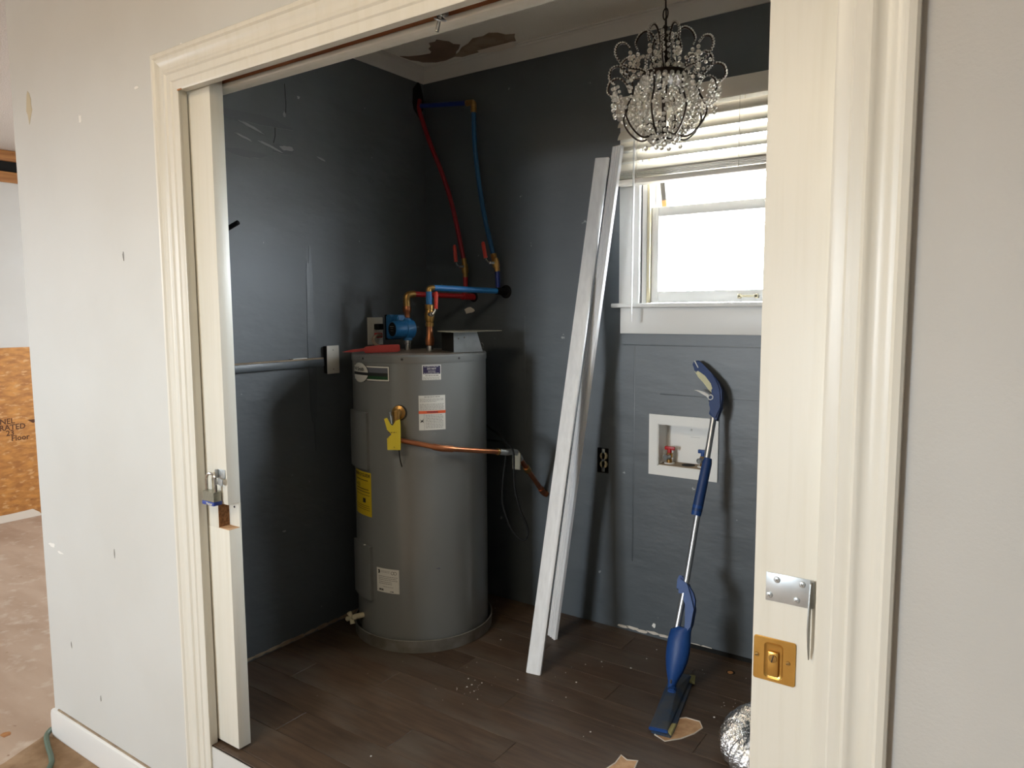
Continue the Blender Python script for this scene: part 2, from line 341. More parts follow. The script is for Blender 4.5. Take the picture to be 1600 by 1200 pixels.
# torn gap along the floor
obj('floor_gap', B(-1.03, -.35, YB-.004, YB+.002, .0, .016), 'hole', wb)
rg = random.Random(3)
for i in range(9):
    x = -1.30+i*.045
    obj('torn_edge', PR(ragged(x, .012+.006*rg.random(), .026, .006, 9, .3, rg), lambda u, v, d: Vector((u, YB-d, v)), -.0005, .002), 'paper', wb)
for i in range(13):
    y = .20+i*.062
    obj('torn_edge', PR(ragged(y, .010, .036, .006+.003*rg.random(), 9, .25, rg), lambda u, v, d: Vector((XL+d, u, max(v, .002))), -.0005, .003), 'tan', wl)
obj('torn_edge', PR(ragged(-1.16, .05, .008, .010, 9, .3, rg), lambda u, v, d: Vector((u, YB-d, v)), -.0005, .002), 'chip', wb)
obj('torn_edge', PR(ragged(-2.09, 1.327, .022, .014, 9, .4, rg), lambda u, v, d: Vector((u, YB-d*1.5+.2*(u+2.09), v)), -.0005, .004), 'paper', wb)
# broken-out corner where the pipes come through
obj('corner_opening', PR(ragged(1.415, 2.30, .036, .075, 13, .15, rg), lambda u, v, d: Vector((XL+d, u, v)), -.001, .003), 'hole', wl)
# ceiling with peeled patches
cl = struct('ceiling', B(XL-.1, XR+.1, .11, YB+.14, ZC, ZC+.06), 'ceil')
CE = lambda u, v, d: Vector((u, v, ZC-d))
obj('peeled_patch', PR([(-2.30, 1.245), (-2.27, 1.272), (-2.22, 1.29), (-2.17, 1.30), (-2.15, 1.285), (-2.135, 1.25), (-2.11, 1.235), (-2.09, 1.20), (-2.06, 1.205), (-2.04, 1.19), (-2.025, 1.215), (-2.01, 1.235), (-2.015, 1.27), (-1.995, 1.29), (-2.03, 1.325), (-2.06, 1.345), (-2.10, 1.39), (-2.17, 1.405), (-2.22, 1.40), (-2.27, 1.365), (-2.275, 1.34), (-2.295, 1.31)], CE, -.001, .0015), 'peel', cl)
obj('peeled_patch', PR([(-2.11, 1.385), (-2.06, 1.36), (-2.01, 1.32), (-1.96, 1.30), (-1.91, 1.265), (-1.86, 1.27), (-1.82, 1.255), (-1.79, 1.275), (-1.775, 1.31), (-1.74, 1.325), (-1.76, 1.35), (-1.78, 1.39), (-1.83, 1.395), (-1.95, 1.405), (-2.08, 1.412)], CE, -.001, .002), 'peel2', cl)
obj('hanging_flake', PR([(-1.98, .001), (-1.79, .001), (-1.785, .020), (-1.86, .024), (-1.97, .012)], lambda u, v, d: Vector((u, 1.385+v*.5+d, ZC-v)), 0, .0015), 'paper', cl)
def crown(pts, outn):
    pass
prof = [(0, -.062), (.006, -.062), (.008, -.052), (.012, -.046), (.018, -.030), (.027, -.017), (.032, -.014), (.035, -.006), (.041, -.006), (.041, 0), (0, 0)]
bm = new(); a = [bm.verts.new((XL+d, .132, ZC+h)) for d, h in prof]; b = [bm.verts.new((XL+d, YB-d, ZC+h)) for d, h in prof]
for i in range(len(prof)): bm.faces.new((a[i], a[(i+1) % len(prof)], b[(i+1) % len(prof)], b[i]))
struct('trim_1', bm, 'crown')
bm = new(); a = [bm.verts.new((XL+d, YB-d, ZC+h)) for d, h in prof]; b = [bm.verts.new((XR, YB-d, ZC+h)) for d, h in prof]
for i in range(len(prof)): bm.faces.new((a[i], a[(i+1) % len(prof)], b[(i+1) % len(prof)], b[i]))
struct('trim_2', bm, 'crown')
# laundry floor of vinyl planks
fl = struct('floor', B(XL-.1, XR+.1, .003, YB+.14, -.05, -.0035), 'floorbase')
PL, PW = .914, .125
pm = finish(box(new(), -PL/2+.0006, PL/2-.0006, -PW/2+.0006, PW/2-.0006, -.0035, 0, bev=.0009, seg=1), 'plank')
def plank_mesh(x0, x1, y0, y1): return B(x0+.0006, x1-.0006, y0+.0006, y1-.0006, -.0035, 0, bev=.0009, seg=1)
starts = {0: .20, 1: .55, 2: .0, 3: .31, 4: .62, 5: .15, 6: .78, 7: .42, 8: .05, 9: .6, 10: .3, 11: .1, 12: .7}
for r in range(-1, 12):
    y0, y1 = max(.04+r*PW, .005), min(.04+(r+1)*PW, YB)
    if y1-y0 < .01: continue
    x = -1.523+starts.get(r, .5)-2*PL
    while x < XR:
        a, b = max(x, XL), min(x+PL, XR)
        if b-a > .02:
            if b-a > PL-.001 and y1-y0 > PW-.001: inst('plank', pm, ((a+b)/2, (y0+y1)/2, 0), fl)
            else: obj('plank', plank_mesh(a, b, y0, y1), 'plank', fl)
        x += PL
FLOORF = lambda u, v, d: Vector((u, v, d))
def torn_floor(pts):
    p = obj('bare_patch', PR(pts, FLOORF, .0002, .0008), 'rawlight', fl)
    ring = [Vector((u, v, .0012)) for u, v in pts]
    obj('torn_rim', tube(new(), ring, .0022, seg=5, closed=True), 'paper', p)
torn_floor([(-.875, .815), (-.835, .80), (-.80, .84), (-.775, .89), (-.765, .935), (-.785, .965), (-.83, .962), (-.86, .93), (-.875, .87)])
torn_floor([(-.925, .56), (-.912, .615), (-.915, .66), (-.89, .648), (-.862, .662), (-.85, .60), (-.87, .55), (-.90, .53)])
obj('round_hole', LA([(.016, 0), (.016, .0008)], (-.807, 1.342, .0001), seg=14), 'hole', fl)
obj('orange_wood_plug', LA([(.010, 0), (.010, .002)], (-.808, 1.339, .0005), seg=12), 'rawwood', fl)
bm = new(); rd = random.Random(11)
for i in range(150):
    c = rd.choice([(-1.53, .72, .05), (-.80, 1.08, .08), (-1.15, .95, .25), (-1.9, 1.34, .07), (-.85, 1.2, .12), (-1.3, .6, .4), (-.7, 1.15, .1), (-1.35, 1.0, .1)])
    x, y = c[0]+rd.gauss(0, c[2]), c[1]+rd.gauss(0, c[2])
    if not (XL+.05 < x < .5 and .1 < y < YB-.04) or math.hypot(x+2.032, y-1.0426) < .31 or (-1.02 < x < -.76 and .78 < y < 1.27) or (-1.56 < x < -1.33 and .88 < y < 1.28): continue
    s = .0012+.003*rd.random()**3
    bmesh.ops.create_icosphere(bm, subdivisions=1, radius=s, matrix=Matrix.Translation((x, y, s*.5)) @ Matrix.Diagonal((1, 1, .5, 1)))
o = obj('floor_crumbs', bm, 'rug'); o['kind'] = 'stuff'; o['label'] = 'pale crumbs and paint flakes scattered over the brown plank floor'; o['category'] = 'debris'
# ---- the outer rooms
of = struct('floor_outer', B(-6.7, 2.7, -5.1, 3.1, ZO-.08, ZO), 'subfloor')
obj('brown_patch', PR([(-3.06, -.03), (-3.04, -.08), (-2.99, -.2), (-2.93, -.5), (-2.6, -.8), (-1.2, -1.0), (-1.2, -.017), (-2.99, -.017)], lambda u, v, d: Vector((u, v, ZO+d)), .0003, .004), 'underlay', of)
obj('rust_stain', PR(ragged(-3.2, -.115, .02, .02, 10, .3, rg), lambda u, v, d: Vector((u, v, ZO+d)), .0003, .001), 'rawwood', of)
struct('ceiling_outer', box(box(new(), -6.7, 2.7, -5.1, .0, ZT, ZT+.06), -6.7, XL-.1, 0, 3.1, ZT, ZT+.06), 'popcorn')
wf = struct('wall_far_left', B(-6.7, -6.572, -5.1, 3.1, ZO, ZT), 'wall')
struct('wall_far_back', B(-6.572, XL-.1, 3.0, 3.1, ZO, ZT), 'wall')
struct('wall_laundry_outside', box(B(XL-.115, XL-.1005, .133, 3.0, ZO, ZT), XL-.1, XL-.05, YB+.14, 3.0, ZO, ZT), 'wall')
struct('wall_outer_right', B(2.6, 2.7, -5.1, .132, ZO, ZT), 'wall')
bm = new()
wall_with_holes(bm, -6.572, 2.6, ZO, ZT, -5.1, -5.0, [(-2.68, -1.82, .95, 2.0)]); struct('wall_behind', bm, 'wall')
struct('ground_outside', B(-40, 40, -60, -5.1, -.7, -.6), 'underlay'); struct('ground_outside', B(-40, 40, 1.6, 60, -.7, -.6), 'paper')
# exposed wall plates above the drywall, each timber its own part
for z0, z1, d, nm in ((2.508, 2.588, .03, 'timber_plate'), (2.345, 2.425, .03, 'timber_plate')):
    obj(nm, B(-6.572, -6.572+d, .3, 2.99, z0, z1, bev=.002), 'rawwood', wf)
obj('dark_recess', B(-6.572, -6.568, .3, 2.99, 2.425, 2.508), 'hole', wf)
obj('metal_clip', obox(new(), (-6.55, 1.47, 2.455), (0, 1, .3), (1, 0, 0), (0, -.3, 1), .05, .03, .05, .003), 'chrome', wf)
osb = thing('osb_panel', 'orange strand board sheet fixed on the far wall beside the free wall end', 'panel', (-6.56, 1.6, ZO))
obj('sheet', B(-6.571, -6.557, .37, 2.81, ZO+.003, 1.058, bev=.001), 'osb', osb)
OS = lambda u, v, d: Vector((-6.557+d, u, v))
def stamp(s, size, y, z): obj('stamp_text', text_bm(s, size, lambda u, v, d: OS(y+u, z+v, .0006)), 'brownink', osb)
stamp('PANEL', .06, 1.19, .475); stamp('RATED', .06, 1.26, .425); stamp('23', .06, 1.24, .38); stamp('Floor', .06, 1.31, .335)
obj('stamp_text', PR([(1.37, .47), (1.41, .44), (1.46, .475), (1.52, .49), (1.46, .49), (1.42, .47)], OS, .0001, .001), 'brownink', osb)
obj('stamp_text', PR([(1.49, .462), (1.54, .445), (1.62, .45), (1.62, .50), (1.56, .48)], OS, .0001, .001), 'brownink', osb)
sc = obj('board_scrap', PR([(.6, 0), (1.42, 0), (1.40, .03), (1.36, .06), (1.2, .055), (.6, .06)], lambda u, v, d: Vector((-6.556+d+.3*(.06-v), u, ZO+v+.001)), 0, .012), 'paper')
sc['label'] = 'pale grey board scrap lying at the foot of the orange strand board'; sc['category'] = 'scrap'
# baseboard on the front wall
bm = new(); bp = [(0, ZO+.002), (.016, ZO+.002), (.016, ZO+.092), (.013, ZO+.106), (.006, ZO+.111), (0, ZO+.111)]
xs = [(-3.052, .55), (-3.046, .8), (-3.030, 1), (-2.091, 1)]
rows = [[bm.verts.new((x, -d*s, ZO+.055+(z-ZO-.055)*(.45+.55*s) if i < 2 else z)) for d, z in bp] for i, (x, s) in enumerate(xs)]
for p, q in zip(rows, rows[1:]):
    for i in range(len(bp)): bm.faces.new((p[i], p[(i+1) % len(bp)], q[(i+1) % len(bp)], q[i]))
bm.faces.new(rows[0]); bm.faces.new(rows[-1][::-1])
bbf = struct('baseboard_front', bm, 'white')
obj('dusty_caulk_line', B(-3.0, -2.095, -.006, -.0003, ZO+.1105, ZO+.116), 'tan', bbf)
hs = obj('green_hose', T(smooth_path([(-3.075, -.004, ZO+.009), (-3.04, -.035, ZO+.010), (-2.956, -.066, ZO+.012), (-2.86, -.095, ZO+.012), (-2.80, -.13, ZO+.012), (-2.6, -.3, ZO+.012)], 6), .009, seg=10), 'green')
hs['label'] = 'thin green hose lying on the floor at the baseboard end'; hs['category'] = 'hose'
# door casing with a fluted profile, mitred
CP = [(0, 0), (0, .017), (.004, .021), (.014, .022), (.019, .0175), (.027, .017), (.031, .0145), (.050, .014), (.054, .0165), (.062, .0168), (.067, .0125), (.085, .012), (.089, .0085), (.107, .008), (.112, .0055), (.112, 0)]
XIL, XIR = -1.977, -.2485
def strip(ends, nm):
    bm = new(); n = len(CP); a = [bm.verts.new(p) for p in ends(0)]; b = [bm.verts.new(p) for p in ends(1)]
    for i in range(n): bm.faces.new((a[i], a[(i+1) % n], b[(i+1) % n], b[i]))
    bm.faces.new(a[::-1]); bm.faces.new(b); return struct(nm, bm, 'trim')
t3 = strip(lambda e: [(XIL-(.112-u), -d-.0003, (ZO+.002) if e == 0 else HD-.002+(.112-u)) for u, d in CP], 'trim_3')
t4 = strip(lambda e: [((XIL-(.112-u)) if e == 0 else XIR+(.112-u), -d-.0003, HD-.002+(.112-u)) for u, d in CP], 'trim_4')
t5 = strip(lambda e: [(XIR+(.112-u), -d-.0003, (ZO+.002) if e == 0 else HD-.002+(.112-u)) for u, d in CP], 'trim_5')
obj('bare_wood_nick', B(XIL-.004, XIL+.018, -.0070, -.0058, HD-.004, HD+.0005), 'rawwood', t4)
# split jambs and header
struct('trim_6', B(JL-.02, JL, -.005, .022, .0, HD+.02, bev=.001), 'trim')
struct('trim_7', B(JR, JR+.02, -.005, .022, .0, HD+.02, bev=.001), 'trim')
struct('trim_8', B(JL-.02, JL, .076, .119, .0, HD+.006, bev=.001), 'trim')
struct('trim_9', B(JR, JR+.02, .076, .119, .0, HD+.006, bev=.001), 'trim')
struct('trim_10', B(JL, JR, -.005, .022, HD, HD+.02, bev=.001), 'trim')
t11 = struct('trim_11', B(JL, JR, .074, .118, 1.955, 1.968, bev=.0035, seg=3), 'trim')
obj('raw_track_board', B(JL, JR, .077, .118, 1.968, 2.03), 'trackwood', t11)
obj('raw_track_board', B(JL, JR, .0, .077, 2.02, 2.03), 'trackwood', t11)
hb = obj('hanger_bolt', LA([(.004, 0), (.004, .03), (.0095, .03), (.0095, .037), (.006, .038), (.006, .07)], (-1.072, .046, 1.928), (.25, .1, 1), 12), 'chrome', t11)
obj('washer', LA([(.014, 0), (.014, .002)], (-1.064, .048, 1.951), (.5, -.3, 1), 14), 'zinc', hb)
obj('clip_plate', obox(new(), (-1.058, .05, 1.972), (1, 0, .1), (0, 1, 0), (-.1, 0, 1), .022, .012, .03, .001), 'galv', hb)
# ---- pocket doors
DY0, DY1 = .027, .069
DL, DR = -1.879, -.357
d1 = sempty('door_1')
bm = new()
box(bm, -2.80, DL, DY0, DY1, .764, 1.992, bev=.0012); box(bm, -2.80, DL, DY0, DY1, .008, .688, bev=.0012)
box(bm, -2.80, -1.93, DY0+.0005, DY1-.0005, .688, .764); box(bm, -1.93, DL, DY1-.006, DY1, .688, .764)
obj('door_slab', bm, 'door', d1)
obj('exposed_core', B(-1.931, -1.9285, DY0+.001, DY1-.006, .688, .764), 'core', d1)
obj('exposed_core', B(-1.9285, DL-.001, DY0+.001, DY1-.006, .6875, .6895), 'rawlight', d1)
obj('screw', LA([(.0035, 0), (.003, .0015)], (-1.901, DY1-.006, .748), (0, -1, 0), 8), 'ink', d1)
hp = obj('hasp_staple', B(-1.921, -1.884, DY0-.003, DY0, .841, .868, bev=.001), 'zinc', d1)
obj('hinge_barrel', LA([(.005, 0), (.005, .024)], (-1.919, DY0-.006, .843), (0, 0, 1), 10), 'galv', hp)
obj('staple_leaf', obox(new(), (-1.893, DY0-.013, .834), (1, 0, -.2), (0, 1, .2), (.2, 0, 1), .024, .003, .02, .0008), 'zinc', hp)
pk = thing('padlock', 'laminated steel padlock with a blue bumper hanging on the chipped door', 'padlock', (-1.925, .012, .764))
obj('shackle', T([(-1.951, .008, .800)]+[(-1.929-.022*math.cos(a), .008, .838+.018*math.sin(a)) for a in [i*PI/10 for i in range(11)]]+[(-1.907, .008, .800)], .0045, seg=10), 'chrome', pk)
bm = new()
for i in range(7): box(bm, -1.956, -1.902, -.004, .021, .7755+i*.0041, .7755+i*.0041+.0038, bev=.0006, seg=1)
obj('laminated_body', bm, 'lock', pk)
bp_ = obj('blue_bumper', B(-1.958, -1.900, -.006, .023, .764, .7755, bev=.002), 'bluebump', pk)
obj('bumper_text', text_bm('Master', .0105, lambda u, v, d: Vector((-1.921+u, -.0062-d, .7697+v))), 'label', bp_)
d2_ = sempty('door_2')
obj('door_slab', B(DR, .58, DY0, DY1, .008, 1.992, bev=.0012), 'door', d2_)
# hasp on door_2
hx = obj('hasp_plate', B(-.3365, -.262, DY0-.0022, DY0-.0002, .828, .8775, bev=.0006), 'zinc', d2_)
for x, z in ((-.318, .867), (-.277, .867), (-.330, .838), (-.285, .838)):
    s = obj('screw', LA([(.0058, 0), (.005, .0018), (.003, .0026), (.0, .0027)], (x, DY0-.0022, z), (0, -1, 0), 14), 'zinc', hx)
    obj('screw_cross', obox(obox(new(), (x, DY0-.0049, z), (1, 0, .6), (0, 1, 0), (-.6, 0, 1), .006, .0008, .0012), (x, DY0-.0049, z), (-.6, 0, 1), (0, 1, 0), (1, 0, .6), .006, .0008, .0012), 'inkgrey', hx)
obj('hinge_barrel', LA([(.0038, 0), (.0038, .046)], (-.261, DY0-.004, .831), (0, 0, 1), 10), 'galv', hx)
HS = lambda u, v, d: Vector((-.262+d, DY0-.004-u, v))
obj('hasp_strap', PR([(.001, .876), (.009, .874), (.016, .84), (.02, .80), (.012, .765), (.004, .742), (.001, .745), (.003, .79), (.001, .83)], HS, -.0009, .0009), 'galv', hx)
# brass flush pull, a recessed cup in a plate
fp = sempty('x'); bpy.data.objects.remove(fp)
bm = new(); wall_plate = [(-.355, -.2835, .683, .7615)]
px0, px1, pz0, pz1 = -.354, -.2835, .684, .7615
cx0, cx1, cz0, cz1 = -.336, -.304, .690, .7535
y = DY0-.0025
outer = [(px0, pz0), (px1, pz0), (px1, pz1), (px0, pz1)]
def rrect(x0, x1, z0, z1, r, n=4):
    out = []
    for cx, cz, a0 in ((x1-r, z1-r, 0), (x0+r, z1-r, 90), (x0+r, z0+r, 180), (x1-r, z0+r, 270)):
        out += [(cx+r*math.cos(math.radians(a0+90*i/n)), cz+r*math.sin(math.radians(a0+90*i/n))) for i in range(n+1)]
    return out
loops = [(rrect(px0, px1, pz0, pz1, .004), DY0-.0003), (rrect(px0, px1, pz0, pz1, .004), y+.0006), (rrect(px0+.0006, px1-.0006, pz0+.0006, pz1-.0006, .004), y), (rrect(cx0, cx1, cz0, cz1, .007), y), (rrect(cx0+.0015, cx1-.0015, cz0+.0015, cz1-.0015, .006), y+.0012), (rrect(cx0+.004, cx1-.004, cz0+.006, cz1-.006, .005), y+.0021)]
R_ = [[bm.verts.new((u, yy, v)) for u, v in l] for l, yy in loops]
for p, q in zip(R_, R_[1:]):
    for i in range(len(p)): bm.faces.new((p[i], p[(i+1) % len(p)], q[(i+1) % len(p)], q[i]))
bm.faces.new(R_[-1])
fpull = obj('flush_pull', bm, 'brasspull', d2_)
obj('finger_latch', B(-.330, -.311, y-.0022, y+.0012, .694, .738, bev=.002), 'brasspull', fpull)
obj('latch_screw', LA([(.0075, 0), (.0068, .002), (0, .0026)], (-.3205, y-.002, .727), (0, -1, 0), 16), 'brass', fpull)
obj('screw_slot', obox(new(), (-.3205, y-.0047, .727), (.25, 0, 1), (0, 1, 0), (1, 0, -.25), .013, .0008, .0016), 'ink', fpull)
for x, z in ((-.348, .727), (-.2955, .724)):
    obj('screw', LA([(.0042, 0), (.0035, .0015), (0, .002)], (x, y, z), (0, -1, 0), 12), 'brass', fpull)
    obj('screw_slot', obox(new(), (x, y-.0021, z), (1, 0, .4), (0, 1, 0), (-.4, 0, 1), .006, .0005, .001), 'ink', fpull)
# chair rail on the left wall
r = struct('trim_12', B(XL, XL+.020, .132, .795, 1.106, 1.134, bev=.0015), 'dark')
obj('bare_top_edge', B(XL, XL+.019, .132, .795, 1.1345, 1.140, bev=.001), 'tan', r)
obj('white_top_edge', B(XL, XL+.0195, .64, .71, 1.1405, 1.1435, bev=.001), 'chip', r)
# ---- window in the back wall
wn = sempty('window_1')
yc = YB-.020
obj('side_casing', B(-1.322, -1.236, yc, YB, 1.352, 2.060, bev=.002), 'white', wn)
obj('side_casing', B(-.426, -.34, yc, YB, 1.352, 2.060, bev=.002), 'white', wn)
obj('head_casing', B(-1.335, -.327, yc-.002, YB, 2.060, 2.146, bev=.002), 'white', wn)
obj('apron', B(-1.316, -.346, yc+.002, YB, 1.233, 1.335, bev=.002), 'white', wn)
obj('window_stool', B(-1.345, -.317, yc-.025, YB+.06, 1.335, 1.352, bev=.004), 'white', wn)
bm = new(); box(bm, WX0, WX0+.018, YB, YB+.14, 1.352, WZ1); box(bm, WX1-.018, WX1, YB, YB+.14, 1.352, WZ1); box(bm, WX0, WX1, YB, YB+.14, WZ1-.015, WZ1); box(bm, WX0, WX1, YB+.06, YB+.16, WZ0, 1.35)
obj('window_jamb', bm, 'white', wn)
for x0, x1 in ((WX0+.018, WX0+.030), (WX1-.030, WX1-.018)): obj('stop_bead', B(x0, x1, YB+.002, YB+.018, 1.352, WZ1-.015, bev=.002), 'cream', wn)
SX0, SX1 = WX0+.019, WX1-.019
def sash(y0, z0, z1, rb, rtp, st=.040):
    bm = new(); box(bm, SX0, SX0+st, y0, y0+.032, z0, z1, bev=.002); box(bm, SX1-st, SX1, y0, y0+.032, z0, z1, bev=.002)
    box(bm, SX0+st, SX1-st, y0+.001, y0+.031, z0, z0+rb, bev=.002); box(bm, SX0+st, SX1-st, y0+.001, y0+.031, z1-rtp, z1, bev=.002)
    s = obj('sash', bm, 'white', wn); obj('pane', B(SX0+st, SX1-st, y0+.014, y0+.018, z0+rb, z1-rtp), 'glass', s); return s
s1 = sash(YB+.020, 1.354, 1.722, .044, .036)
s2 = sash(YB+.080, 1.690, 2.058, .036, .044)
bm = new(); box(bm, -.855, -.785, YB+.008, YB+.013, 1.370, 1.378, bev=.001); box(bm, -.857, -.846, YB+.008, YB+.0198, 1.366, 1.382, bev=.001); box(bm, -.794, -.783, YB+.008, YB+.0198, 1.366, 1.382, bev=.001)
obj('sash_lift', bm, 'cream', s1)
stk = thing('prop_stick', 'short dark stick with an orange end standing between the window sashes', 'stick', (-1.165, YB+.062, 1.7235))
obj('shaft', obox(new(), (-1.178, YB+.064, 1.83), (1, 0, .11), (0, 1, 0), (-.11, 0, 1), .018, .012, .16, .001), 'stick', stk)
obj('orange_end', obox(new(), (-1.1685, YB+.064, 1.7385), (1, 0, .11), (0, 1, 0), (-.11, 0, 1), .0185, .0125, .026, .001), 'rawwood', stk)

# ================================================================== WATER HEATER
HX, HY, HR = -2.032, 1.0426, .2732
ZH = 1.160
wh = thing('water_heater', 'grey cylindrical water heater standing in a metal drain pan in the dark corner', 'water heater', (HX, HY, .012))
obj('tank', LA([(HR-.012, .03), (HR, .036), (HR, 1.132)], (HX, HY, 0), seg=72), 'tank', wh)
obj('top_cap', LA([(HR+.001, 1.130), (HR+.0025, 1.133), (HR+.0025, 1.156), (HR-.003, 1.161), (HR-.012, 1.159)], (HX, HY, 0), seg=72), 'tank', wh)
obj('lid', LA([(HR-.008, 1.150), (HR-.008, 1.1588), (0, ZH)], (HX, HY, 0), seg=48), 'tanklid', wh)
for a in (-62, -15, -100):
    obj('cap_screw', LA([(.005, 0), (.004, .002)], (HX+(HR+.002)*math.cos(math.radians(a)), HY+(HR+.002)*math.sin(math.radians(a)), 1.146), (math.cos(math.radians(a)), math.sin(math.radians(a)), 0), 10), 'ink', wh)
def cyl(ang, r): return Vector((HX+r*math.cos(math.radians(ang)), HY+r*math.sin(math.radians(ang)), 0))
DEG = math.degrees(1/HR)
def CY(a0, z0):                            # maps flat metres onto the tank skin around angle a0, height z0
    return lambda u, v, d: cyl(a0+u*DEG, HR+d)+Vector((0, 0, z0+v))
def patch(bm, fn, u0, u1, v0, v1, d0, d1, n=10):
    us = [u0+(u1-u0)*i/n for i in range(n+1)]
    A = [[bm.verts.new(fn(u, v, d)) for u in us] for v, d in ((v0, d0), (v0, d1), (v1, d1), (v1, d0))]
    for k in range(4):
        p, q = A[k], A[(k+1) % 4]
        for i in range(n): bm.faces.new((p[i], p[i+1], q[i+1], q[i]))
    bm.faces.new([A[k][0] for k in range(4)]); bm.faces.new([A[k][n] for k in range(4)][::-1]); return bm
def lab(nm, fn, u0, u1, v0, v1, m, parent, d=.0006, d0=-.0004): return obj(nm, patch(new(), fn, u0, u1, v0, v1, d0, d), m, parent)
def dashes(fn, u0, u1, rows, h, m, parent, seed=1, d=.0011):
    r = random.Random(seed); bm = new()
    for v in rows:
        u = u0
        while u < u1-.003:
            wd = min(.003+.008*r.random(), u1-u); patch(bm, fn, u, u+wd, v-h/2, v+h/2, d-.0004, d, 2); u += wd+.0018
    return obj('small_print', bm, m, parent, kind='stuff')
# logo plate
f = CY(-95, 1.090)
lg = lab('brand_label', f, -.105, .104, -.028, .028, 'label', wh, .0006)
lab('label_rim', f, -.106, .106, -.030, .030, 'ink', lg, .0004)
lab('slate_band', f, -.05, .099, .003, .0225, 'slate', lg, .0010); lab('black_band', f, -.105, .099, -.010, .003, 'ink', lg, .0011); lab('green_band', f, -.05, .099, -.0225, -.010, 'inkgreen', lg, .0010)
bm = new()
ds = [(-.053+.056*math.cos(2*PI*i/40), .038*math.sin(2*PI*i/40)) for i in range(40)]
cen = bm.verts.new(f(-.053, 0, .0015)); prev = None
for q_ in (.17, .34, .5, .67, .84, 1):
    ring_ = [bm.verts.new(f(-.053+(u+.053)*q_, v*q_, .0015)) for u, v in ds]
    for i in range(40):
        if prev is None: bm.faces.new((cen, ring_[i], ring_[(i+1) % 40]))
        else: bm.faces.new((prev[i], ring_[i], ring_[(i+1) % 40], prev[(i+1) % 40]))
    prev = ring_
rb = [bm.verts.new(f(u, v, -.0002)) for u, v in ds]
for i in range(40): bm.faces.new((prev[i], rb[i], rb[(i+1) % 40], prev[(i+1) % 40]))
obj('logo_disc', bm, 'label', lg)
ar = [(-.053+.057*math.cos(a), .039*math.sin(a)) for a in [math.radians(-60+120*i/16) for i in range(17)]]
ar2 = [(-.053+.062*math.cos(a), .041*math.sin(a)) for a in [math.radians(-60+120*i/16) for i in range(17)]]
bm = new(); a_ = [bm.verts.new(f(u, v, .0016)) for u, v in ar]; b_ = [bm.verts.new(f(u, v, .0016)) for u, v in ar2]
for i in range(16): bm.faces.new((a_[i], a_[i+1], b_[i+1], b_[i]))
obj('logo_ring', bm, 'ink', lg)
lab('logo_band', f, -.106, .004, -.009, .002, 'ink', lg, .0019, .0012)
obj('logo_text', text_bm('Smith', .021, lambda u, v, d: f(-.043+u, .0135+v, .0027)), 'ink', lg)
obj('logo_text', text_bm('AO', .016, lambda u, v, d: f(-.083+u, .015+v, .0027)), 'ink', lg)
# purple notice
f = CY(-38.8, 1.095)
n1 = lab('notice_label', f, -.036, .036, -.028, .029, 'label', wh)
lab('purple_field', f, -.033, .033, -.005, .026, 'inkpurple', n1, .0010)
obj('notice_text', text_bm('DO NOT', .0085, lambda u, v, d: f(u, .0145+v, .0014)), 'label', n1)
dashes(f, -.030, .030, [.0228], .0014, 'label', n1, 2, .0014); dashes(f, -.014, .014, [.0065, .0025], .0011, 'label', n1, 3, .0014); dashes(f, -.030, .030, [-.0022], .0013, 'label', n1, 9, .0014)
dashes(f, -.024, .026, [-.011], .0040, 'inkgrey', n1, 4); dashes(f, -.033, .032, [-.0175, -.0215, -.025], .0016, 'inkgrey', n1, 5)
# warning label
f = CY(-38.8, .942)
n2 = lab('warning_label', f, -.051, .051, -.066, .066, 'label', wh)
lab('label_rim', f, -.0522, .0522, -.0672, .0672, 'inkgrey', n2, .0004)
lab('red_band', f, -.052, .052, -.003, .008, 'inkred', n2, .0010)
obj('warning_text', text_bm('WARNING', .009, lambda u, v, d: f(u, .0025+v, .0014)), 'inkpurple', n2)
dashes(f, -.03, .03, [.061], .0035, 'inkgrey', n2, 6); dashes(f, -.047, .047, [.053, .048], .002, 'inkgrey', n2, 7); dashes(f, -.047, .02, [.043], .002, 'inkgrey', n2, 7)
dashes(f, -.047, .047, [.033, .028, .023, .018], .0022, 'inkgrey', n2, 8); dashes(f, -.046, .046, [.0125], .0022, 'inkgrey', n2, 10)
dashes(f, -.026, .042, [-.009, -.015, -.021, -.027, -.033], .0024, 'inkgrey', n2, 12); dashes(f, -.026, .042, [-.039, -.045, -.051, -.057], .0022, 'inkgrey', n2, 13)
lab('column_line', f, -.0315, -.0305, -.064, -.004, 'inkgrey', n2, .0010)
obj('pictogram', PR([(-.046, -.022), (-.043, -.028), (-.038, -.028), (-.034, -.021), (-.035, -.031), (-.034, -.038), (-.039, -.033), (-.046, -.038), (-.044, -.031)], f, .0006, .0012), 'ink', n2)
# yellow energy label
f = CY(-108, .610)
n3 = lab('energy_label', f, -.066, .066, -.088, .088, 'yellow', wh)
obj('energy_text', text_bm('ENERGYGUIDE', .0185, lambda u, v, d: f(u, .074+v, .0014)), 'ink', n3)
obj('energy_text', text_bm('413', .022, lambda u, v, d: f(-.03+u, .032+v, .0014)), 'ink', n3)
lab('scale_line', f, -.058, .056, .006, .0085, 'ink', n3, .0010); lab('scale_box', f, .008, .028, -.036, -.018, 'ink', n3, .0010)
dashes(f, -.05, .05, [.054, .018], .003, 'ink', n3, 14); dashes(f, -.055, .055, [-.005, -.048, -.056, -.064], .0018, 'ink', n3, 15)
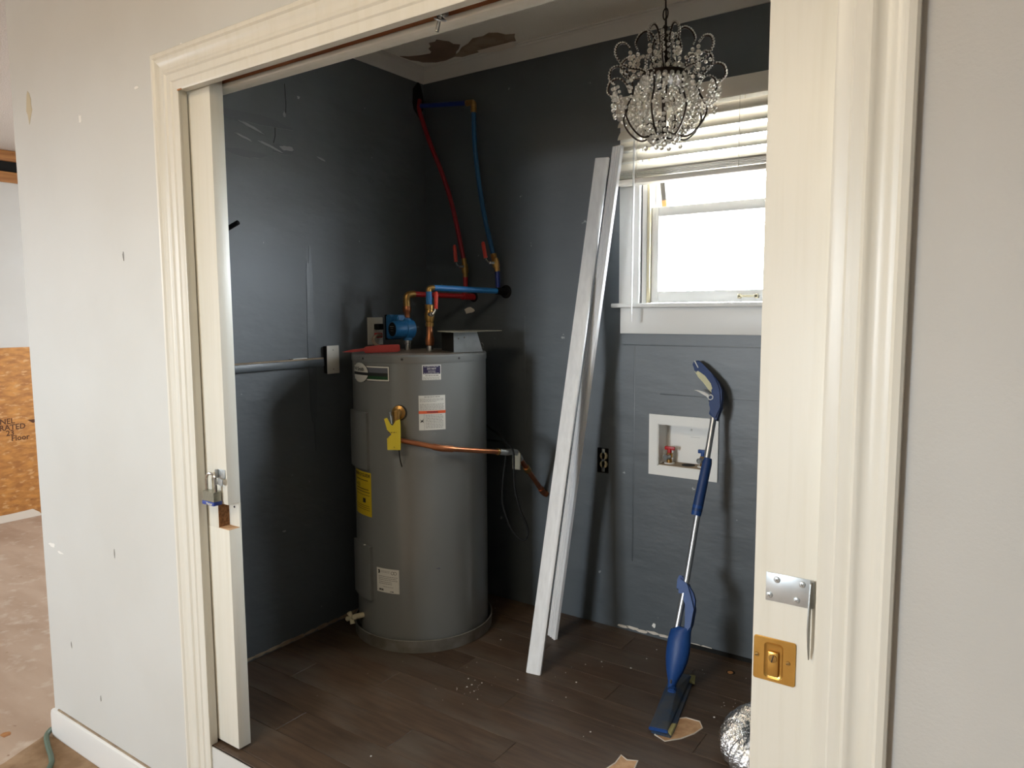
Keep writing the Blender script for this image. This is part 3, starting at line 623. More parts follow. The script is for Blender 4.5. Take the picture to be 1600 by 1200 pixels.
# rating plate
f = CY(-79, .279)
n4 = lab('rating_label', f, -.051, .051, -.048, .048, 'label', wh)
lab('label_rim', f, -.0522, .0522, -.0492, .0492, 'inkgrey', n4, .0004)
obj('mark', PR([(-.045, .040), (-.037, .042), (-.034, .034), (-.037, .026), (-.044, .027), (-.041, .034)], f, .0006, .0012), 'ink', n4)
for u in (.023, .035): obj('round_mark', T([f(u+.006*math.cos(2*PI*i/14), .033+.006*math.sin(2*PI*i/14), .0008) for i in range(14)], .0008, seg=4, closed=True), 'ink', n4)
dashes(f, -.028, .012, [.038, .033], .0018, 'inkgrey', n4, 16); dashes(f, -.042, .044, [.016, .009, .002], .0026, 'inkgrey', n4, 17); dashes(f, -.04, .02, [-.006, -.013], .0026, 'inkgrey', n4, 18)
dashes(f, -.02, .03, [-.025], .0018, 'inkgrey', n4, 19); dashes(f, -.040, -.016, [-.036, -.040], .003, 'ink', n4, 20); dashes(f, .012, .03, [-.042], .003, 'ink', n4, 21)
# element covers
for z0, z1, a0 in ((.712, .936, -111), (.187, .404, -110)):
    e = obj('element_cover', patch(new(), CY(a0, 0), -.075, .075, z0, z1, -.002, .014, 14), 'tank', wh)
    for ed in (0,): pass
obj('cover_screw', LA([(.006, 0), (.004, .003)], CY(-103, .403)(0, 0, .008), (0, 0, 1), 8), 'chip', bpy.data.objects['element_cover.001'])
obj('dent_mark', PR(ragged(0, 0, .009, .003, 10, .4, rg), CY(-36, .331), -.0003, .0006), 'slate', wh)
# drain cock
dc = obj('drain_cock', T([CY(-112, .10)(0, 0, -.002), CY(-112, .10)(0, 0, .045)], .011, seg=12), 'cream', wh)
dcp = CY(-112, .10)(0, 0, .05)
bm = new()
for k in range(4):
    a = k*PI/2+.4; tube(bm, [dcp, dcp+Vector((math.cos(a)*.024, -.005, math.sin(a)*.024))], [.008, .010], seg=8)
obj('cross_handle', bm, 'cream', dc)
# relief valve
vp = CY(-65.7, .944)
axis = (vp(0, 0, 1)-vp(0, 0, 0)).normalized()
rvz = obj('relief_valve', LA([(.027, -.003), (.027, .003), (.022, .005), (.016, .007), (.016, .020), (.013, .022), (.013, .034), (.0, .036)], vp(0, 0, 0), axis, 18), 'brass', wh)
obj('escutcheon', LA([(.030, -.001), (.030, .0015)], vp(.004, 0, 0), axis, 20), 'ink', rvz)
obj('valve_body', T([vp(0, .010, .028), vp(0, -.0875, .028)], [.013, .0115], seg=12), 'brass', rvz)
obj('lever', T([vp(-.018, .006, .038), vp(-.012, -.012, .045), vp(-.010, -.035, .046)], [.005, .004, .003], seg=8), 'chrome', rvz)
# supply stubs on the lid: cold with ball valve; hot with pump (plumbing below)
# pan under the heater
pan = thing('drain_pan', 'round galvanised drain pan under the grey water heater', 'pan', (HX, HY, .001))
PRa = .287
obj('pan_base', LA([(PRa, .001), (PRa, .004)], (HX, HY, 0), seg=64), 'pan', pan)
obj('pan_wall', LA([(PRa-.002, .004), (PRa, .004), (PRa+.004, .050), (PRa+.001, .052), (PRa-.002, .050), (PRa-.006, .006)], (HX, HY, 0), seg=64), 'pan', pan)
obj('support_ring', LA([(.20, .004), (.20, .029), (.17, .029), (.17, .004)], (HX, HY, 0), seg=32), 'pan', pan)

# ---- cold line
CX, CY_ = -2.003, 1.075
cs = thing('cold_water_line', 'blue pipe with copper and brass ball valve rising from the heater top', 'pipe', (CX, CY_, ZH))
obj('nipple', LA([(.015, .0005), (.015, .024)], (CX, CY_, ZH), seg=18), 'chrome', cs)
obj('copper_riser', LA([(.0135, .024), (.018, .028), (.0195, .05), (.0145, .066), (.0125, .10), (.0125, .105)], (CX, CY_, ZH), seg=18), 'copper', cs)
bv = obj('ball_valve', LA([(.017, .103), (.0175, .118), (.015, .12), (.0185, .128), (.020, .14), (.020, .158), (.0165, .163), (.0165, .172), (.0185, .174), (.0185, .192), (.015, .194)], (CX, CY_, ZH), seg=18), 'brass', cs)
q = Vector((CX, CY_, ZH+.153)); rtv = Vector((.75, .66, 0)); tov = Vector((.66, -.75, 0))
obj('hub_nut', LA([(.010, .0), (.010, .024), (.006, .026), (.004, .03)], q+tov*.012, (tov+rtv*.5), 10), 'chrome', bv)
lv = obj('lever', T([q+tov*.036+rtv*.014, q+tov*.038+rtv*.024+Vector((0, 0, .014)), q+tov*.038+rtv*.027+Vector((0, 0, .03))], [.006, .005, .005], seg=8), 'chrome', bv)
obj('lever_grip', T([q+tov*.038+rtv*.027+Vector((0, 0, .022)), q+tov*.038+rtv*.029+Vector((0, 0, .08)), q+tov*.036+rtv*.029+Vector((0, 0, .091))], [.0075, .0085, .005], seg=10), 'redh', lv)
obj('blue_stub', T([(CX, CY_, ZH+.190), (CX, CY_, ZH+.246)], .0125, seg=14), 'blue', cs)
obj('brass_elbow', T(smooth_path([(CX, CY_, ZH+.240), (CX, CY_, ZH+.257), (CX+.006, CY_+.014, ZH+.262), (CX+.012, CY_+.03, ZH+.262)], 4), .0115, seg=12), 'brass', cs)
CE_ = Vector((-1.895, 1.412, 1.412))
obj('blue_run', T([(CX+.008, CY_+.02, ZH+.262), CE_+Vector((.002, .01, 0))], .0125, seg=14), 'blue', cs)
obj('wall_fitting', T([CE_+Vector((-.004, -.008, 0)), (-1.885, YB-.001, 1.41)], .016, seg=12), 'black', cs)
obj('escutcheon', LA([(.03, 0), (.028, .004)], (-1.885, YB-.0005, 1.41), (0, -1, 0), 16), 'black', cs)
# riser from the blue wall fitting
br = thing('blue_riser', 'blue flexible water tube climbing the back wall to a brass corner elbow', 'pipe', (-1.896, 1.412, 1.43))
YW = 1.412
obj('stub', T([(-1.897, YW, 1.428), (-1.9, YW, 1.50)], .0105, seg=12), 'bluedk', br)
bv2 = obj('ball_valve', T([(-1.9, YW, 1.497), (-1.9025, YW, 1.515), (-1.9045, YW, 1.52), (-1.909, YW, 1.537), (-1.912, YW, 1.55), (-1.916, YW, 1.555), (-1.920, YW, 1.575)], [.013, .013, .0165, .017, .0165, .013, .013], seg=12), 'brass', br)
obj('hub_nut', LA([(.008, 0), (.008, .022), (.005, .025)], (-1.909, YW-.012, 1.534), (-.4, -1, 0), 10), 'chrome', bv2)
lv = obj('lever', T([(-1.921, YW-.034, 1.534), (-1.934, YW-.034, 1.548), (-1.938, YW-.034, 1.565)], .0045, seg=8), 'chrome', bv2)
obj('lever_grip', T([(-1.937, YW-.034, 1.556), (-1.950, YW-.034, 1.618), (-1.951, YW-.034, 1.627)], [.0085, .0085, .005], seg=10), 'redh', lv)
obj('blue_tube', T(smooth_path([(-1.918, YW, 1.565), (-1.937, YW, 1.63), (-1.972, YW, 1.763), (-2.002, YW, 1.932), (-2.018, YW, 2.071), (-2.021, YW, 2.205)], 6), .0105, seg=12), 'blue_shade', br)
obj('brass_elbow', T(smooth_path([(-2.021, YW, 2.192), (-2.021, YW, 2.225), (-2.027, YW, 2.235), (-2.06, YW, 2.238)], 4), .0135, seg=12), 'brass', br)
obj('blue_header', T([(-2.052, YW, 2.238), (-2.325, YW, 2.268)], .0105, seg=12), 'bluedk', br)
# hot line: pump on the hot port
PX, PY = -2.172, 1.124
hl = thing('hot_water_line', 'red pipe running from a copper riser over the blue pump to the back wall', 'pipe', (PX, PY, 1.297))
obj('copper_riser', LA([(.013, .002), (.013, .02), (.018, .03), (.018, .045), (.0135, .055)], (PX, PY, 1.297), seg=16), 'copper', hl)
obj('brass_elbow', T(smooth_path([(PX, PY, 1.348), (PX, PY, 1.385), (PX+.005, PY+.01, 1.397), (PX+.012, PY+.035, 1.40)], 4), .0155, seg=12), 'brass', hl)
obj('red_run', T([(PX+.008, PY+.025, 1.4), (-2.075, YW-.008, 1.392)], .0115, seg=14), 'red', hl)
obj('wall_fitting', T([(-2.08, YW-.02, 1.392), (-2.066, YB-.001, 1.39)], .0155, seg=12), 'red', hl)
obj('escutcheon', LA([(.024, 0), (.022, .004)], (-2.066, YB-.0005, 1.39), (0, -1, 0), 16), 'black', hl)
rr = thing('red_riser', 'red flexible water tube curving up the back wall into the corner opening', 'pipe', (-2.078, YW, 1.41))
obj('stub', T([(-2.078, YW, 1.409), (-2.077, YW, 1.48)], .0105, seg=12), 'red', rr)
bv3 = obj('ball_valve', T([(-2.077, YW, 1.478), (-2.0775, YW, 1.495), (-2.078, YW, 1.50), (-2.080, YW, 1.52), (-2.082, YW, 1.535), (-2.083, YW, 1.54), (-2.086, YW, 1.562)], [.012, .012, .0155, .016, .0155, .012, .012], seg=12), 'brass', rr)
obj('hub_nut', LA([(.008, 0), (.008, .022), (.005, .025)], (-2.080, YW-.012, 1.525), (-.5, -1, 0), 10), 'chrome', bv3)
lv = obj('lever', T([(-2.092, YW-.034, 1.525), (-2.103, YW-.034, 1.54), (-2.105, YW-.034, 1.555)], .0045, seg=8), 'chrome', bv3)
obj('lever_grip', T([(-2.104, YW-.034, 1.546), (-2.111, YW-.034, 1.612), (-2.111, YW-.034, 1.622)], [.0085, .0085, .005], seg=10), 'redh', lv)
obj('red_tube', T(smooth_path([(-2.086, YW, 1.555), (-2.104, YW, 1.631), (-2.15, YW, 1.806), (-2.207, YW, 1.954), (-2.273, YW, 2.09), (-2.330, YW, 2.228), (-2.338, YW, 2.262), (-2.343, YW+.01, 2.30)], 6), .0105, seg=12), 'red_shade', rr)
# pump
pp = thing('circulator_pump', 'blue circulator pump with a black face on top of the water heater', 'pump', (PX, PY, ZH))
pa = Vector((-.24, -.97, 0)).normalized(); pz = Vector((PX, PY, 1.250)); pl = Vector((-.97, .24, 0))
obj('nipple', LA([(.014, .0005), (.014, .028), (.018, .03), (.018, .042)], (PX, PY, ZH), seg=16), 'chrome', pp)
obj('volute', lathe(T([(PX, PY, ZH+.042), (PX, PY, 1.296)], .02, seg=14), [(.030, -.028), (.041, -.02), (.043, .0), (.041, .018), (.036, .022)], pz, pa, 24), 'pump', pp)
mo = obj('motor', LA([(.036, .02), (.037, .025), (.037, .066), (.034, .074), (.031, .076)], pz, pa, 28), 'pump', pp)
obj('black_face', LA([(.031, .0745), (.029, .0775), (0, .078)], pz, pa, 24), 'black', mo)
for dv in (.012, .004, -.006): obj('face_print', obox(new(), pz+pa*.0783+Vector((0, 0, dv)), pl, pa, (0, 0, 1), .02+.01*(dv > .01), .0005, .0022 if dv > .01 else .0012), 'inkgrey', mo)
obj('terminal_box', obox(new(), pz+pl*.052+pa*.028+Vector((0, 0, .010)), pl, pa, (0, 0, 1), .034, .075, .104, .005), 'pump', pp)
obj('box_lid', obox(new(), pz+pl*.071+pa*.028+Vector((0, 0, .008)), pl, pa, (0, 0, 1), .006, .08, .108, .002), 'black', pp)
obj('top_housing', obox(new(), pz+pl*.018+pa*.02+Vector((0, 0, .047)), pl, pa, (0, 0, 1), .045, .06, .022, .005), 'pump', pp)
# relief discharge line
P0 = vp(0, -.0985, .028); P1 = Vector((-1.775, .872, .809)); P2 = Vector((-1.665, 1.135, .763)); E1 = Vector((-1.655, 1.19, .755)); WL = Vector((-1.683, YB-.004, .523))
dp = thing('discharge_pipe', 'copper discharge pipe crossing the front of the heater and dropping to the back wall', 'pipe', WL)
obj('pipe', T([P0, P1], .0098, seg=12), 'copper', dp)
obj('coupling', T([P0+(P1-P0)*.80, P1, P1+(P2-P1)*.16], .0125, seg=12), 'copper', dp)
obj('pipe', T([P1, P2], .0098, seg=12), 'copper', dp)
obj('joint_ring', T([P1+(P2-P1)*.86, P1+(P2-P1)*.885], .0135, seg=12), 'brass', dp)
obj('grey_fitting', T(smooth_path([P1+(P2-P1)*.9, P2, E1, E1+(WL-E1)*.16], 4), .0125, seg=12), 'galv', dp)
obj('pipe', T([E1+(WL-E1)*.1, E1+(WL-E1)*.9], .0105, seg=12), 'copper', dp)
obj('joint_ring', T([E1+(WL-E1)*.34, E1+(WL-E1)*.42], .0145, seg=12), 'brass', dp)
obj('end_elbow', T(smooth_path([E1+(WL-E1)*.86, E1+(WL-E1)*.95, WL+Vector((.006, -.004, .004)), WL+Vector((.01, .003, 0))], 4), .0135, seg=12), 'copper', dp)
obj('tape_wrap', PR([(-.012, .02), (.008, .024), (.022, .008), (.020, -.058), (-.012, -.055)], lambda u, v, d: E1+(WL-E1)*.06+Vector((u*.9-d*.3, u*.4-.014+d, v)), -.004, .004, bev=.0015), 'tape', dp)
# warning tag hanging on the relief valve
tg = obj('valve_tag', PR([(-.036, .0), (-.026, .004), (-.012, -.022), (-.006, -.024), (.004, -.006), (.018, .0), (.020, -.03), (.018, -.116), (-.026, -.117), (-.028, -.075), (-.012, -.058), (-.026, -.04)],
     lambda u, v, d: vp(u, v-.018, .046)+axis*(d-.003*math.sin(v*60)), 0, .0016), 'tag')
tg['label'] = 'yellow notched warning tag hanging from the brass relief valve'; tg['category'] = 'tag'
dashes_tag = new(); rt_ = random.Random(5)
for v in (-.05, -.072, -.082, -.090, -.098, -.106):
    for k in range(4):
        u = -.02+k*.009; obox(dashes_tag, vp(u, v-.018, .0482)+axis*(-.003*math.sin(v*60)), vp(1, 0, 0)-vp(0, 0, 0) if 0 else Vector((-axis.y, axis.x, 0)), axis, (0, 0, 1), .004+.003*rt_.random(), .0004, .0022)
OFF[tg.name] = OFF[tg.name]; obj('small_print', dashes_tag, 'brownink', tg)
wr = obj('probe_wire', T(smooth_path([vp(.010, -.10, .042), vp(.012, -.15, .040), vp(.013, -.175, .036), vp(.012, -.205, .012)], 4), .0022, seg=6), 'black')
wr['label'] = 'short black wire end below the yellow tag on the tank front'; wr['category'] = 'wire'
cordpts = [(-1.97, 1.40, .826), (-1.90, 1.34, .815), (-1.79, 1.26, .806), (-1.71, 1.19, .798), (-1.672, 1.165, .786), (-1.650, 1.155, .779), (-1.637, 1.15, .755), (-1.636, 1.15, .70), (-1.632, 1.15, .62), (-1.61, 1.15, .54), (-1.582, 1.16, .47), (-1.578, 1.16, .432), (-1.60, 1.155, .408), (-1.645, 1.15, .44), (-1.682, 1.15, .51), (-1.694, 1.15, .56), (-1.690, 1.15, .64), (-1.688, 1.165, .72), (-1.692, 1.178, .765), (-1.74, 1.23, .775), (-1.86, 1.36, .755), (-1.95, 1.40, .745)]
cr_ = obj('power_cord', T(smooth_path(cordpts, 6), .0042, seg=8), 'black')
cr_['label'] = 'black electrical cord looped over the copper elbow on the back wall'; cr_['category'] = 'cord'
# red handled tool on the lid
tl = thing('hand_tool', 'red handled hand tool lying across the water heater lid edge', 'tool', (-2.09, .86, ZH+.004))
ta = Vector((-2.125, .823, ZH+.019)); tb = Vector((-2.018, .912, ZH+.021)); td = (tb-ta).normalized(); tn = Vector((td.y, -td.x, 0))
UP = Vector((0, 0, 1))
obj('handle', PR([(0, -.012), (.005, -.016), (.13, -.015), (.139, -.010), (.139, .010), (.134, .015), (.06, .014), (.006, .009), (0, .004)], lambda u, v, d: ta+td*u+UP*v+tn*d, -.011, .011, bev=.003), 'redtool', tl)
obj('red_blade', PR([(.004, -.009), (.004, .004), (-.05, -.002), (-.088, -.010), (-.05, -.012)], lambda u, v, d: ta+td*u+UP*v+tn*d, -.003, .003), 'redtool', tl)
# sheet metal boot on the lid
bt = thing('duct_boot', 'galvanised sheet metal boot with a flat flange lying on the heater lid', 'duct boot', (-1.84, 1.13, ZH))
u1 = Vector((.50, .866, 0)); u2 = Vector((-.866, .5, 0)); A0 = Vector((-1.855, 1.050, ZH+.0012))
bm = new()
def quadbox(bm, lo, hi):
    v = [bm.verts.new(p) for p in lo+hi]
    for f_ in ((0, 1, 2, 3), (4, 5, 6, 7), (0, 1, 5, 4), (1, 2, 6, 5), (2, 3, 7, 6), (3, 0, 4, 7)): bm.faces.new([v[i] for i in f_])
quadbox(bm, [A0, A0+u1*.125, A0+u1*.125+u2*.14, A0+u2*.14], [A0+UP*.081+u2*0, A0+u1*.10+UP*.081, A0+u1*.10+u2*.14+UP*.081, A0+u2*.14+UP*.081])
obj('boot_body', bm, 'zinc', bt)
obj('open_side', PR([(.002, .002), (.138, .002), (.138, .079), (.002, .079)], lambda u, v, d: A0+u2*u+UP*v-u1*d, .0003, .0015), 'hole', bt)
Fp = lambda u, v, d: A0+u1*u+u2*v+UP*(.0815+d+.010*max(0, (u-.05))*max(0, u-.05)*3)
obj('flange', PR([(-.045, -.03), (.0, -.052), (.06, -.046), (.22, .02), (.205, .09), (.15, .17), (-.01, .165), (-.05, .05)], Fp, 0, .0022), 'tape', bt)
for k in (0, 1): obj('rivet', LA([(.0035, 0), (.002, .002)], A0+u1*(.02+.025*k)+UP*(.055+.004*k)-u2*.0002, -u2, 8), 'inkgrey', bt)

# ================================================================== LEFT WALL FITTINGS
eb = thing('junction_box', 'blank covered electrical box at the end of the wall rail', 'electrical box', (XL, .84, 1.074))
obj('box_body', B(XL+.0002, XL+.0225, .808, .868, 1.074, 1.185, bev=.002), 'hole', eb)
cp_ = obj('cover_plate', B(XL+.0225, XL+.0265, .806, .870, 1.072, 1.187, bev=.0015), 'plate', eb)
for z in (1.09, 1.169): obj('screw', LA([(.003, 0), (.002, .001)], (XL+.0265, .838, z), (1, 0, 0), 8), 'inkgrey', cp_)
oc = thing('covered_outlet', 'ivory plated wall outlet with a red button, behind the blue pump', 'outlet', (XL, 1.10, 1.182))
obj('cover_plate', B(XL+.0002, XL+.006, 1.058, 1.150, 1.180, 1.300, bev=.002), 'plate', oc)
obj('receptacle', B(XL+.006, XL+.009, 1.085, 1.123, 1.204, 1.276, bev=.001), 'plate', oc)
obj('black_plug', B(XL+.009, XL+.04, 1.090, 1.122, 1.246, 1.272, bev=.004), 'black', oc)
obj('red_button', B(XL+.009, XL+.03, 1.090, 1.124, 1.210, 1.232, bev=.004), 'red', oc)
ct = obj('tan_cable', T(smooth_path([(-2.20, 1.03, 1.168), (-2.24, 1.005, 1.185), (-2.265, 1.01, 1.205), (-2.285, 1.05, 1.222), (-2.305, 1.095, 1.222), (XL+.012, 1.105, 1.221)], 5), .007, seg=8), 'tan')
ct['label'] = 'tan cable curving from the red button outlet down onto the heater lid'; ct['category'] = 'cable'
pg = obj('wall_peg', LA([(.0085, 0), (.0085, .055), (.006, .057)], (XL, .385, 1.622), (1, .25, .42), 12), 'black')
pg['label'] = 'short black peg sticking out of the charcoal side wall beside the door edge'; pg['category'] = 'peg'

# ================================================================== BACK WALL FITTINGS
# recessed washer box
wbx = thing('washer_box', 'white recessed washing machine outlet box with a red and a blue valve', 'outlet box', (-1.05, YB, .675))
bm = new(); wall_with_holes(bm, -1.191, -.911, .675, .916, YB-.006, YB-.0003, [(HX0+.002, HX1-.002, HZ0+.002, HZ1-.002)])
obj('face_frame', bm, 'plasticbox', wbx)
bm = new(); q0, q1, q2, q3, dY = HX0+.002, HX1-.002, HZ0+.002, HZ1-.002, YB+.085
box(bm, q0, q0+.003, YB-.003, dY, q2, q3); box(bm, q1-.003, q1, YB-.003, dY, q2, q3); box(bm, q0, q1, YB-.003, dY, q3-.003, q3); box(bm, q0, q1, YB-.003, dY, q2, q2+.003); box(bm, q0, q1, dY-.003, dY, q2, q3)
obj('recess', bm, 'plasticbox', wbx)
obj('dirty_ledge', B(q0+.004, q1-.004, YB+.002, dY-.004, q2+.003, q2+.005), 'tan', wbx)
obj('drain_hole', LA([(.026, 0), (.026, .0008)], (-1.045, YB+.045, q2+.0052), seg=18), 'hole', wbx)
obj('molded_clip', LA([(.005, 0), (.004, .004)], (-1.05, dY-.003, .852), (0, -1, 0), 10), 'palegrey', wbx)
obj('molded_slot', B(-1.05, -1.012, dY-.005, dY-.003, .8225, .8245), 'palegrey', wbx)
for x, mh in ((-1.122, 'red'), (-.985, 'mopblue2')):
    z0 = q2+.005; yv = YB+.040
    v = obj('valve_body', lathe(new(), [(.011, 0), (.011, .012), (.0085, .014), (.0085, .018), (.012, .020), (.012, .036), (.008, .040)], (x, yv, z0+.004), seg=14), 'brass', wbx)
    obj('collar', LA([(.020, 0), (.020, .004)], (x, yv, z0), seg=18), 'plasticbox', v)
    obj('hose_outlet', LA([(.011, 0), (.011, .022), (.008, .022), (.008, .018)], (x, yv-.008, z0+.028), (-.3, -1, 0), 14), 'galv', v)
    bm = LA([(.009, 0), (.008, .02)], (x, yv, z0+.040), seg=12); box(bm, x-.019, x+.022, yv-.006, yv+.006, z0+.054, z0+.068, bev=.002)
    obj('valve_handle', bm, mh, v, label=('red' if mh == 'red' else 'blue')+' tap handle')
# bare duplex outlet
ol = thing('bare_outlet', 'uncovered yellowed duplex outlet in a dark wall hole behind the leaning boards', 'outlet', (-1.398, YB, .652))
bm = new(); box(bm, OX0, OX1, YB+.045, YB+.05, OZ0, OZ1); box(bm, OX0, OX0+.002, YB-.0005, YB+.05, OZ0, OZ1); box(bm, OX1-.002, OX1, YB-.0005, YB+.05, OZ0, OZ1); box(bm, OX0, OX1, YB, YB+.05, OZ0, OZ0+.002); box(bm, OX0, OX1, YB, YB+.05, OZ1-.002, OZ1)
obj('wall_case', bm, 'hole', ol)
obj('yoke', B(-1.405, -1.391, YB+.002, YB+.004, .656, .753, bev=.0005), 'galv', ol)
for z in (.687, .722):
    rc = obj('receptacle', LA([(.0165, 0), (.0165, .008), (.014, .010)], (-1.398, YB+.012, z), (0, -1, 0), 16), 'ivory', ol)
    bm = new(); box(bm, -1.4055, -1.4035, YB+.0012, YB+.003, z-.002, z+.007); box(bm, -1.3925, -1.3905, YB+.0012, YB+.003, z-.002, z+.007); obj('slots', bm, 'ink', rc)
# leaning casing boards
def leaning(nm, label, bot, top, wdir, width, thick, ridges):
    bot, top = Vector(bot), Vector(top); L_ = (top-bot).length; ax = (top-bot).normalized(); wv = Vector(wdir); wv = (wv-ax*wv.dot(ax)).normalized(); nv = wv.cross(ax)
    if nv.y > 0: nv = -nv
    t = thing(nm, label, 'board', bot, 'white casing boards leaning on the back wall')
    bm = new(); hw = width/2
    pr = [(-hw, 0), (-hw, thick*.75)]
    for (u, d) in ridges: pr.append((u*hw, thick*d))
    pr += [(hw, thick*.75), (hw, 0)]
    # the foot is cut level with the floor
    def foot(u, d):
        p = bot+wv*u+nv*d; k = (0.0015-p.z)/ax.z; return p+ax*k
    a = [bm.verts.new(foot(u, d)) for u, d in pr]; b = [bm.verts.new(bot+wv*u+nv*d+ax*L_) for u, d in pr]
    for i in range(len(pr)): bm.faces.new((a[i], a[(i+1) % len(pr)], b[(i+1) % len(pr)], b[i]))
    bm.faces.new(a[::-1]); bm.faces.new(b)
    obj('board_body', bm, 'casing', t)
    obj('raw_end', obox(new(), bot+ax*(L_+.0006)+nv*thick*.42, wv, nv, ax, width*.98, thick*.8, .0012), 'boardend', t)
    return t
leaning('casing_board', 'shorter white trim board leaning on the back wall, its foot nearer the doorway', (-1.4035, .937, 0), (-1.397, 1.438, 1.923), (1, .14, 0), .057, .014, [(-.8, 1), (-.3, .96), (-.25, 1), (.3, .96), (.35, 1), (.8, .96)])
leaning('casing_board', 'taller white fluted trim board whose top leans beside the raised blind', (-1.500, 1.231, 0), (-1.289, 1.366, 1.945), (.88, -.47, 0), .058, .015, [(-.85, 1), (-.6, .95), (-.55, .72), (-.35, .72), (-.3, .95), (-.05, .95), (0, .72), (.2, .72), (.25, .95), (.5, .95), (.55, .75), (.7, .75), (.75, 1), (.9, .95)])
# blind
bl = thing('window_blind', 'half raised ivory slatted blind over the bright back window', 'blind', (-.83, 1.41, 1.80))
BX0, BX1, BYc = -1.312, -.335, 1.402
obj('headrail', B(BX0+.004, BX1-.004, 1.382, 1.433, 2.078, 2.122, bev=.002), 'blind', bl)
obj('valance', B(BX0, BX1, 1.372, 1.380, 2.062, 2.128, bev=.003), 'blind', bl)
def slat_bm(wd=.050):
    bm = new(); n = 6; A = []
    for i in range(n+1):
        s = -wd/2+wd*i/n; h = .0035*(1-(2*s/wd)**2); A.append((s, h))
    for x in (BX0+.003, BX1-.003): pass
    top0 = [bm.verts.new((BX0+.003, s, h+.0013)) for s, h in A]; top1 = [bm.verts.new((BX1-.003, s, h+.0013)) for s, h in A]
    bo0 = [bm.verts.new((BX0+.003, s, h-.0013)) for s, h in A]; bo1 = [bm.verts.new((BX1-.003, s, h-.0013)) for s, h in A]
    for i in range(n): bm.faces.new((top0[i], top1[i], top1[i+1], top0[i+1])); bm.faces.new((bo0[i], bo0[i+1], bo1[i+1], bo1[i]))
    bm.faces.new((top0[0], bo0[0], bo1[0], top1[0])); bm.faces.new((top0[n], top1[n], bo1[n], bo0[n])); bm.faces.new(top0+bo0[::-1]); bm.faces.new(top1[::-1]+bo1); return bm
sm = finish(slat_bm(), 'blind')
TILT = math.radians(49)
zs = [2.040, 1.994, 1.951, 1.909, 1.868]
for z in zs: inst('slat', sm, (0, BYc+.004, z), bl, (TILT, 0, 0))
for i in range(6): inst('slat', sm, (0, BYc+.002, 1.827+i*.0052), bl, (0, 0, 0))
obj('bottom_rail', B(BX0, BX1, 1.376, 1.430, 1.803, 1.822, bev=.004), 'blind', bl)
for x in (-1.22, -.835, -.43):
    bm = new()
    for k in (-1, 1):
        tube(bm, [(x+.0*k, BYc+k*.028, 1.822), (x, BYc+k*.028, 2.078)], .0011, seg=5)
    obj('ladder_cord', bm, 'plate', bl)
wd_ = obj('tilt_wand', T([(-1.226, 1.366, 2.06), (-1.227, 1.363, 1.9), (-1.234, 1.366, 1.28)], .0042, seg=6), 'white', bl)
obj('hook', T([(-1.226, 1.368, 2.055), (-1.226, 1.372, 2.085)], .002, seg=6), 'chrome', wd_)

# ================================================================== SPRAY MOP
mp_ = thing('spray_mop', 'blue spray mop with a silver pole leaning against the back wall', 'mop', (-.92, 1.04, .0))
KM = .335; MN = Vector((0, 1, -KM)).normalized()
def MP(x, z, d=0): return Vector((x, 1.07+KM*(z-.045), z))+MN*d
MF = lambda u, v, d: MP(u, v, d)
obj('pole', T([MP(-.9005, .95), MP(-.9205, .38), MP(-.934, .19)], .0112, seg=16), 'alu', mp_)
hd = obj('handle', PR([(-1.004, 1.118), (-1.000, 1.130), (-.983, 1.133), (-.968, 1.124), (-.925, 1.088), (-.896, 1.058), (-.881, 1.030), (-.876, 1.0), (-.877, .97), (-.884, .930), (-.887, .923), (-.9165, .944), (-.914, .965), (-.913, .978), (-.924, .990), (-.926, 1.003), (-.917, 1.012), (-.909, 1.014), (-.912, 1.030), (-.925, 1.050), (-.955, 1.078), (-.985, 1.094), (-.992, 1.094)], MF, -.017, .017, bev=.011, seg=4), 'mopblue', mp_)
obj('grip_inlay', PR([(-.993, 1.093), (-.976, 1.100), (-.945, 1.082), (-.918, 1.054), (-.908, 1.034), (-.915, 1.017), (-.928, 1.028), (-.952, 1.053), (-.975, 1.072)], MF, -.0178, .0178, bev=.006), 'gripyel', hd)
obj('trigger', PR([(-.987, 1.0265), (-.972, 1.027), (-.945, 1.021), (-.921, 1.009), (-.926, .997), (-.945, 1.012), (-.965, 1.021)], MF, -.007, .007, bev=.002), 'palegrey', hd)
obj('hub_ring', tube(new(), [MP(-.9165+.0085*math.cos(2*PI*i/18), 1.0015+.0085*math.sin(2*PI*i/18), -.0165) for i in range(18)], .0022, seg=6, closed=True), 'palegrey', hd)
obj('top_stripe', PR([(-.998, 1.129), (-.994, 1.131), (-.977, 1.106), (-.980, 1.104)], MF, -.0172, -.0158), 'palegrey', hd)
sl = obj('grip_sleeve', T([MP(-.9015, .792), MP(-.9035, .775), MP(-.9165, .612), MP(-.918, .594)], [.0135, .0175, .0185, .0165], seg=16), 'mopblue', mp_)
obj('sleeve_collar', T([MP(-.9152, .628), MP(-.918, .594)], [.0189, .0175], seg=16), 'mopblue2', sl)
lh = obj('lower_handle', PR([(-.951, .345), (-.953, .372), (-.948, .388), (-.938, .388), (-.912, .366), (-.889, .340), (-.879, .318), (-.877, .29), (-.880, .235), (-.884, .205), (-.909, .205), (-.903, .25), (-.8995, .29), (-.902, .305), (-.912, .320), (-.926, .328), (-.932, .337)], MF, -.015, .015, bev=.009, seg=4), 'mopblue2', mp_)
bm = new(); rings = []
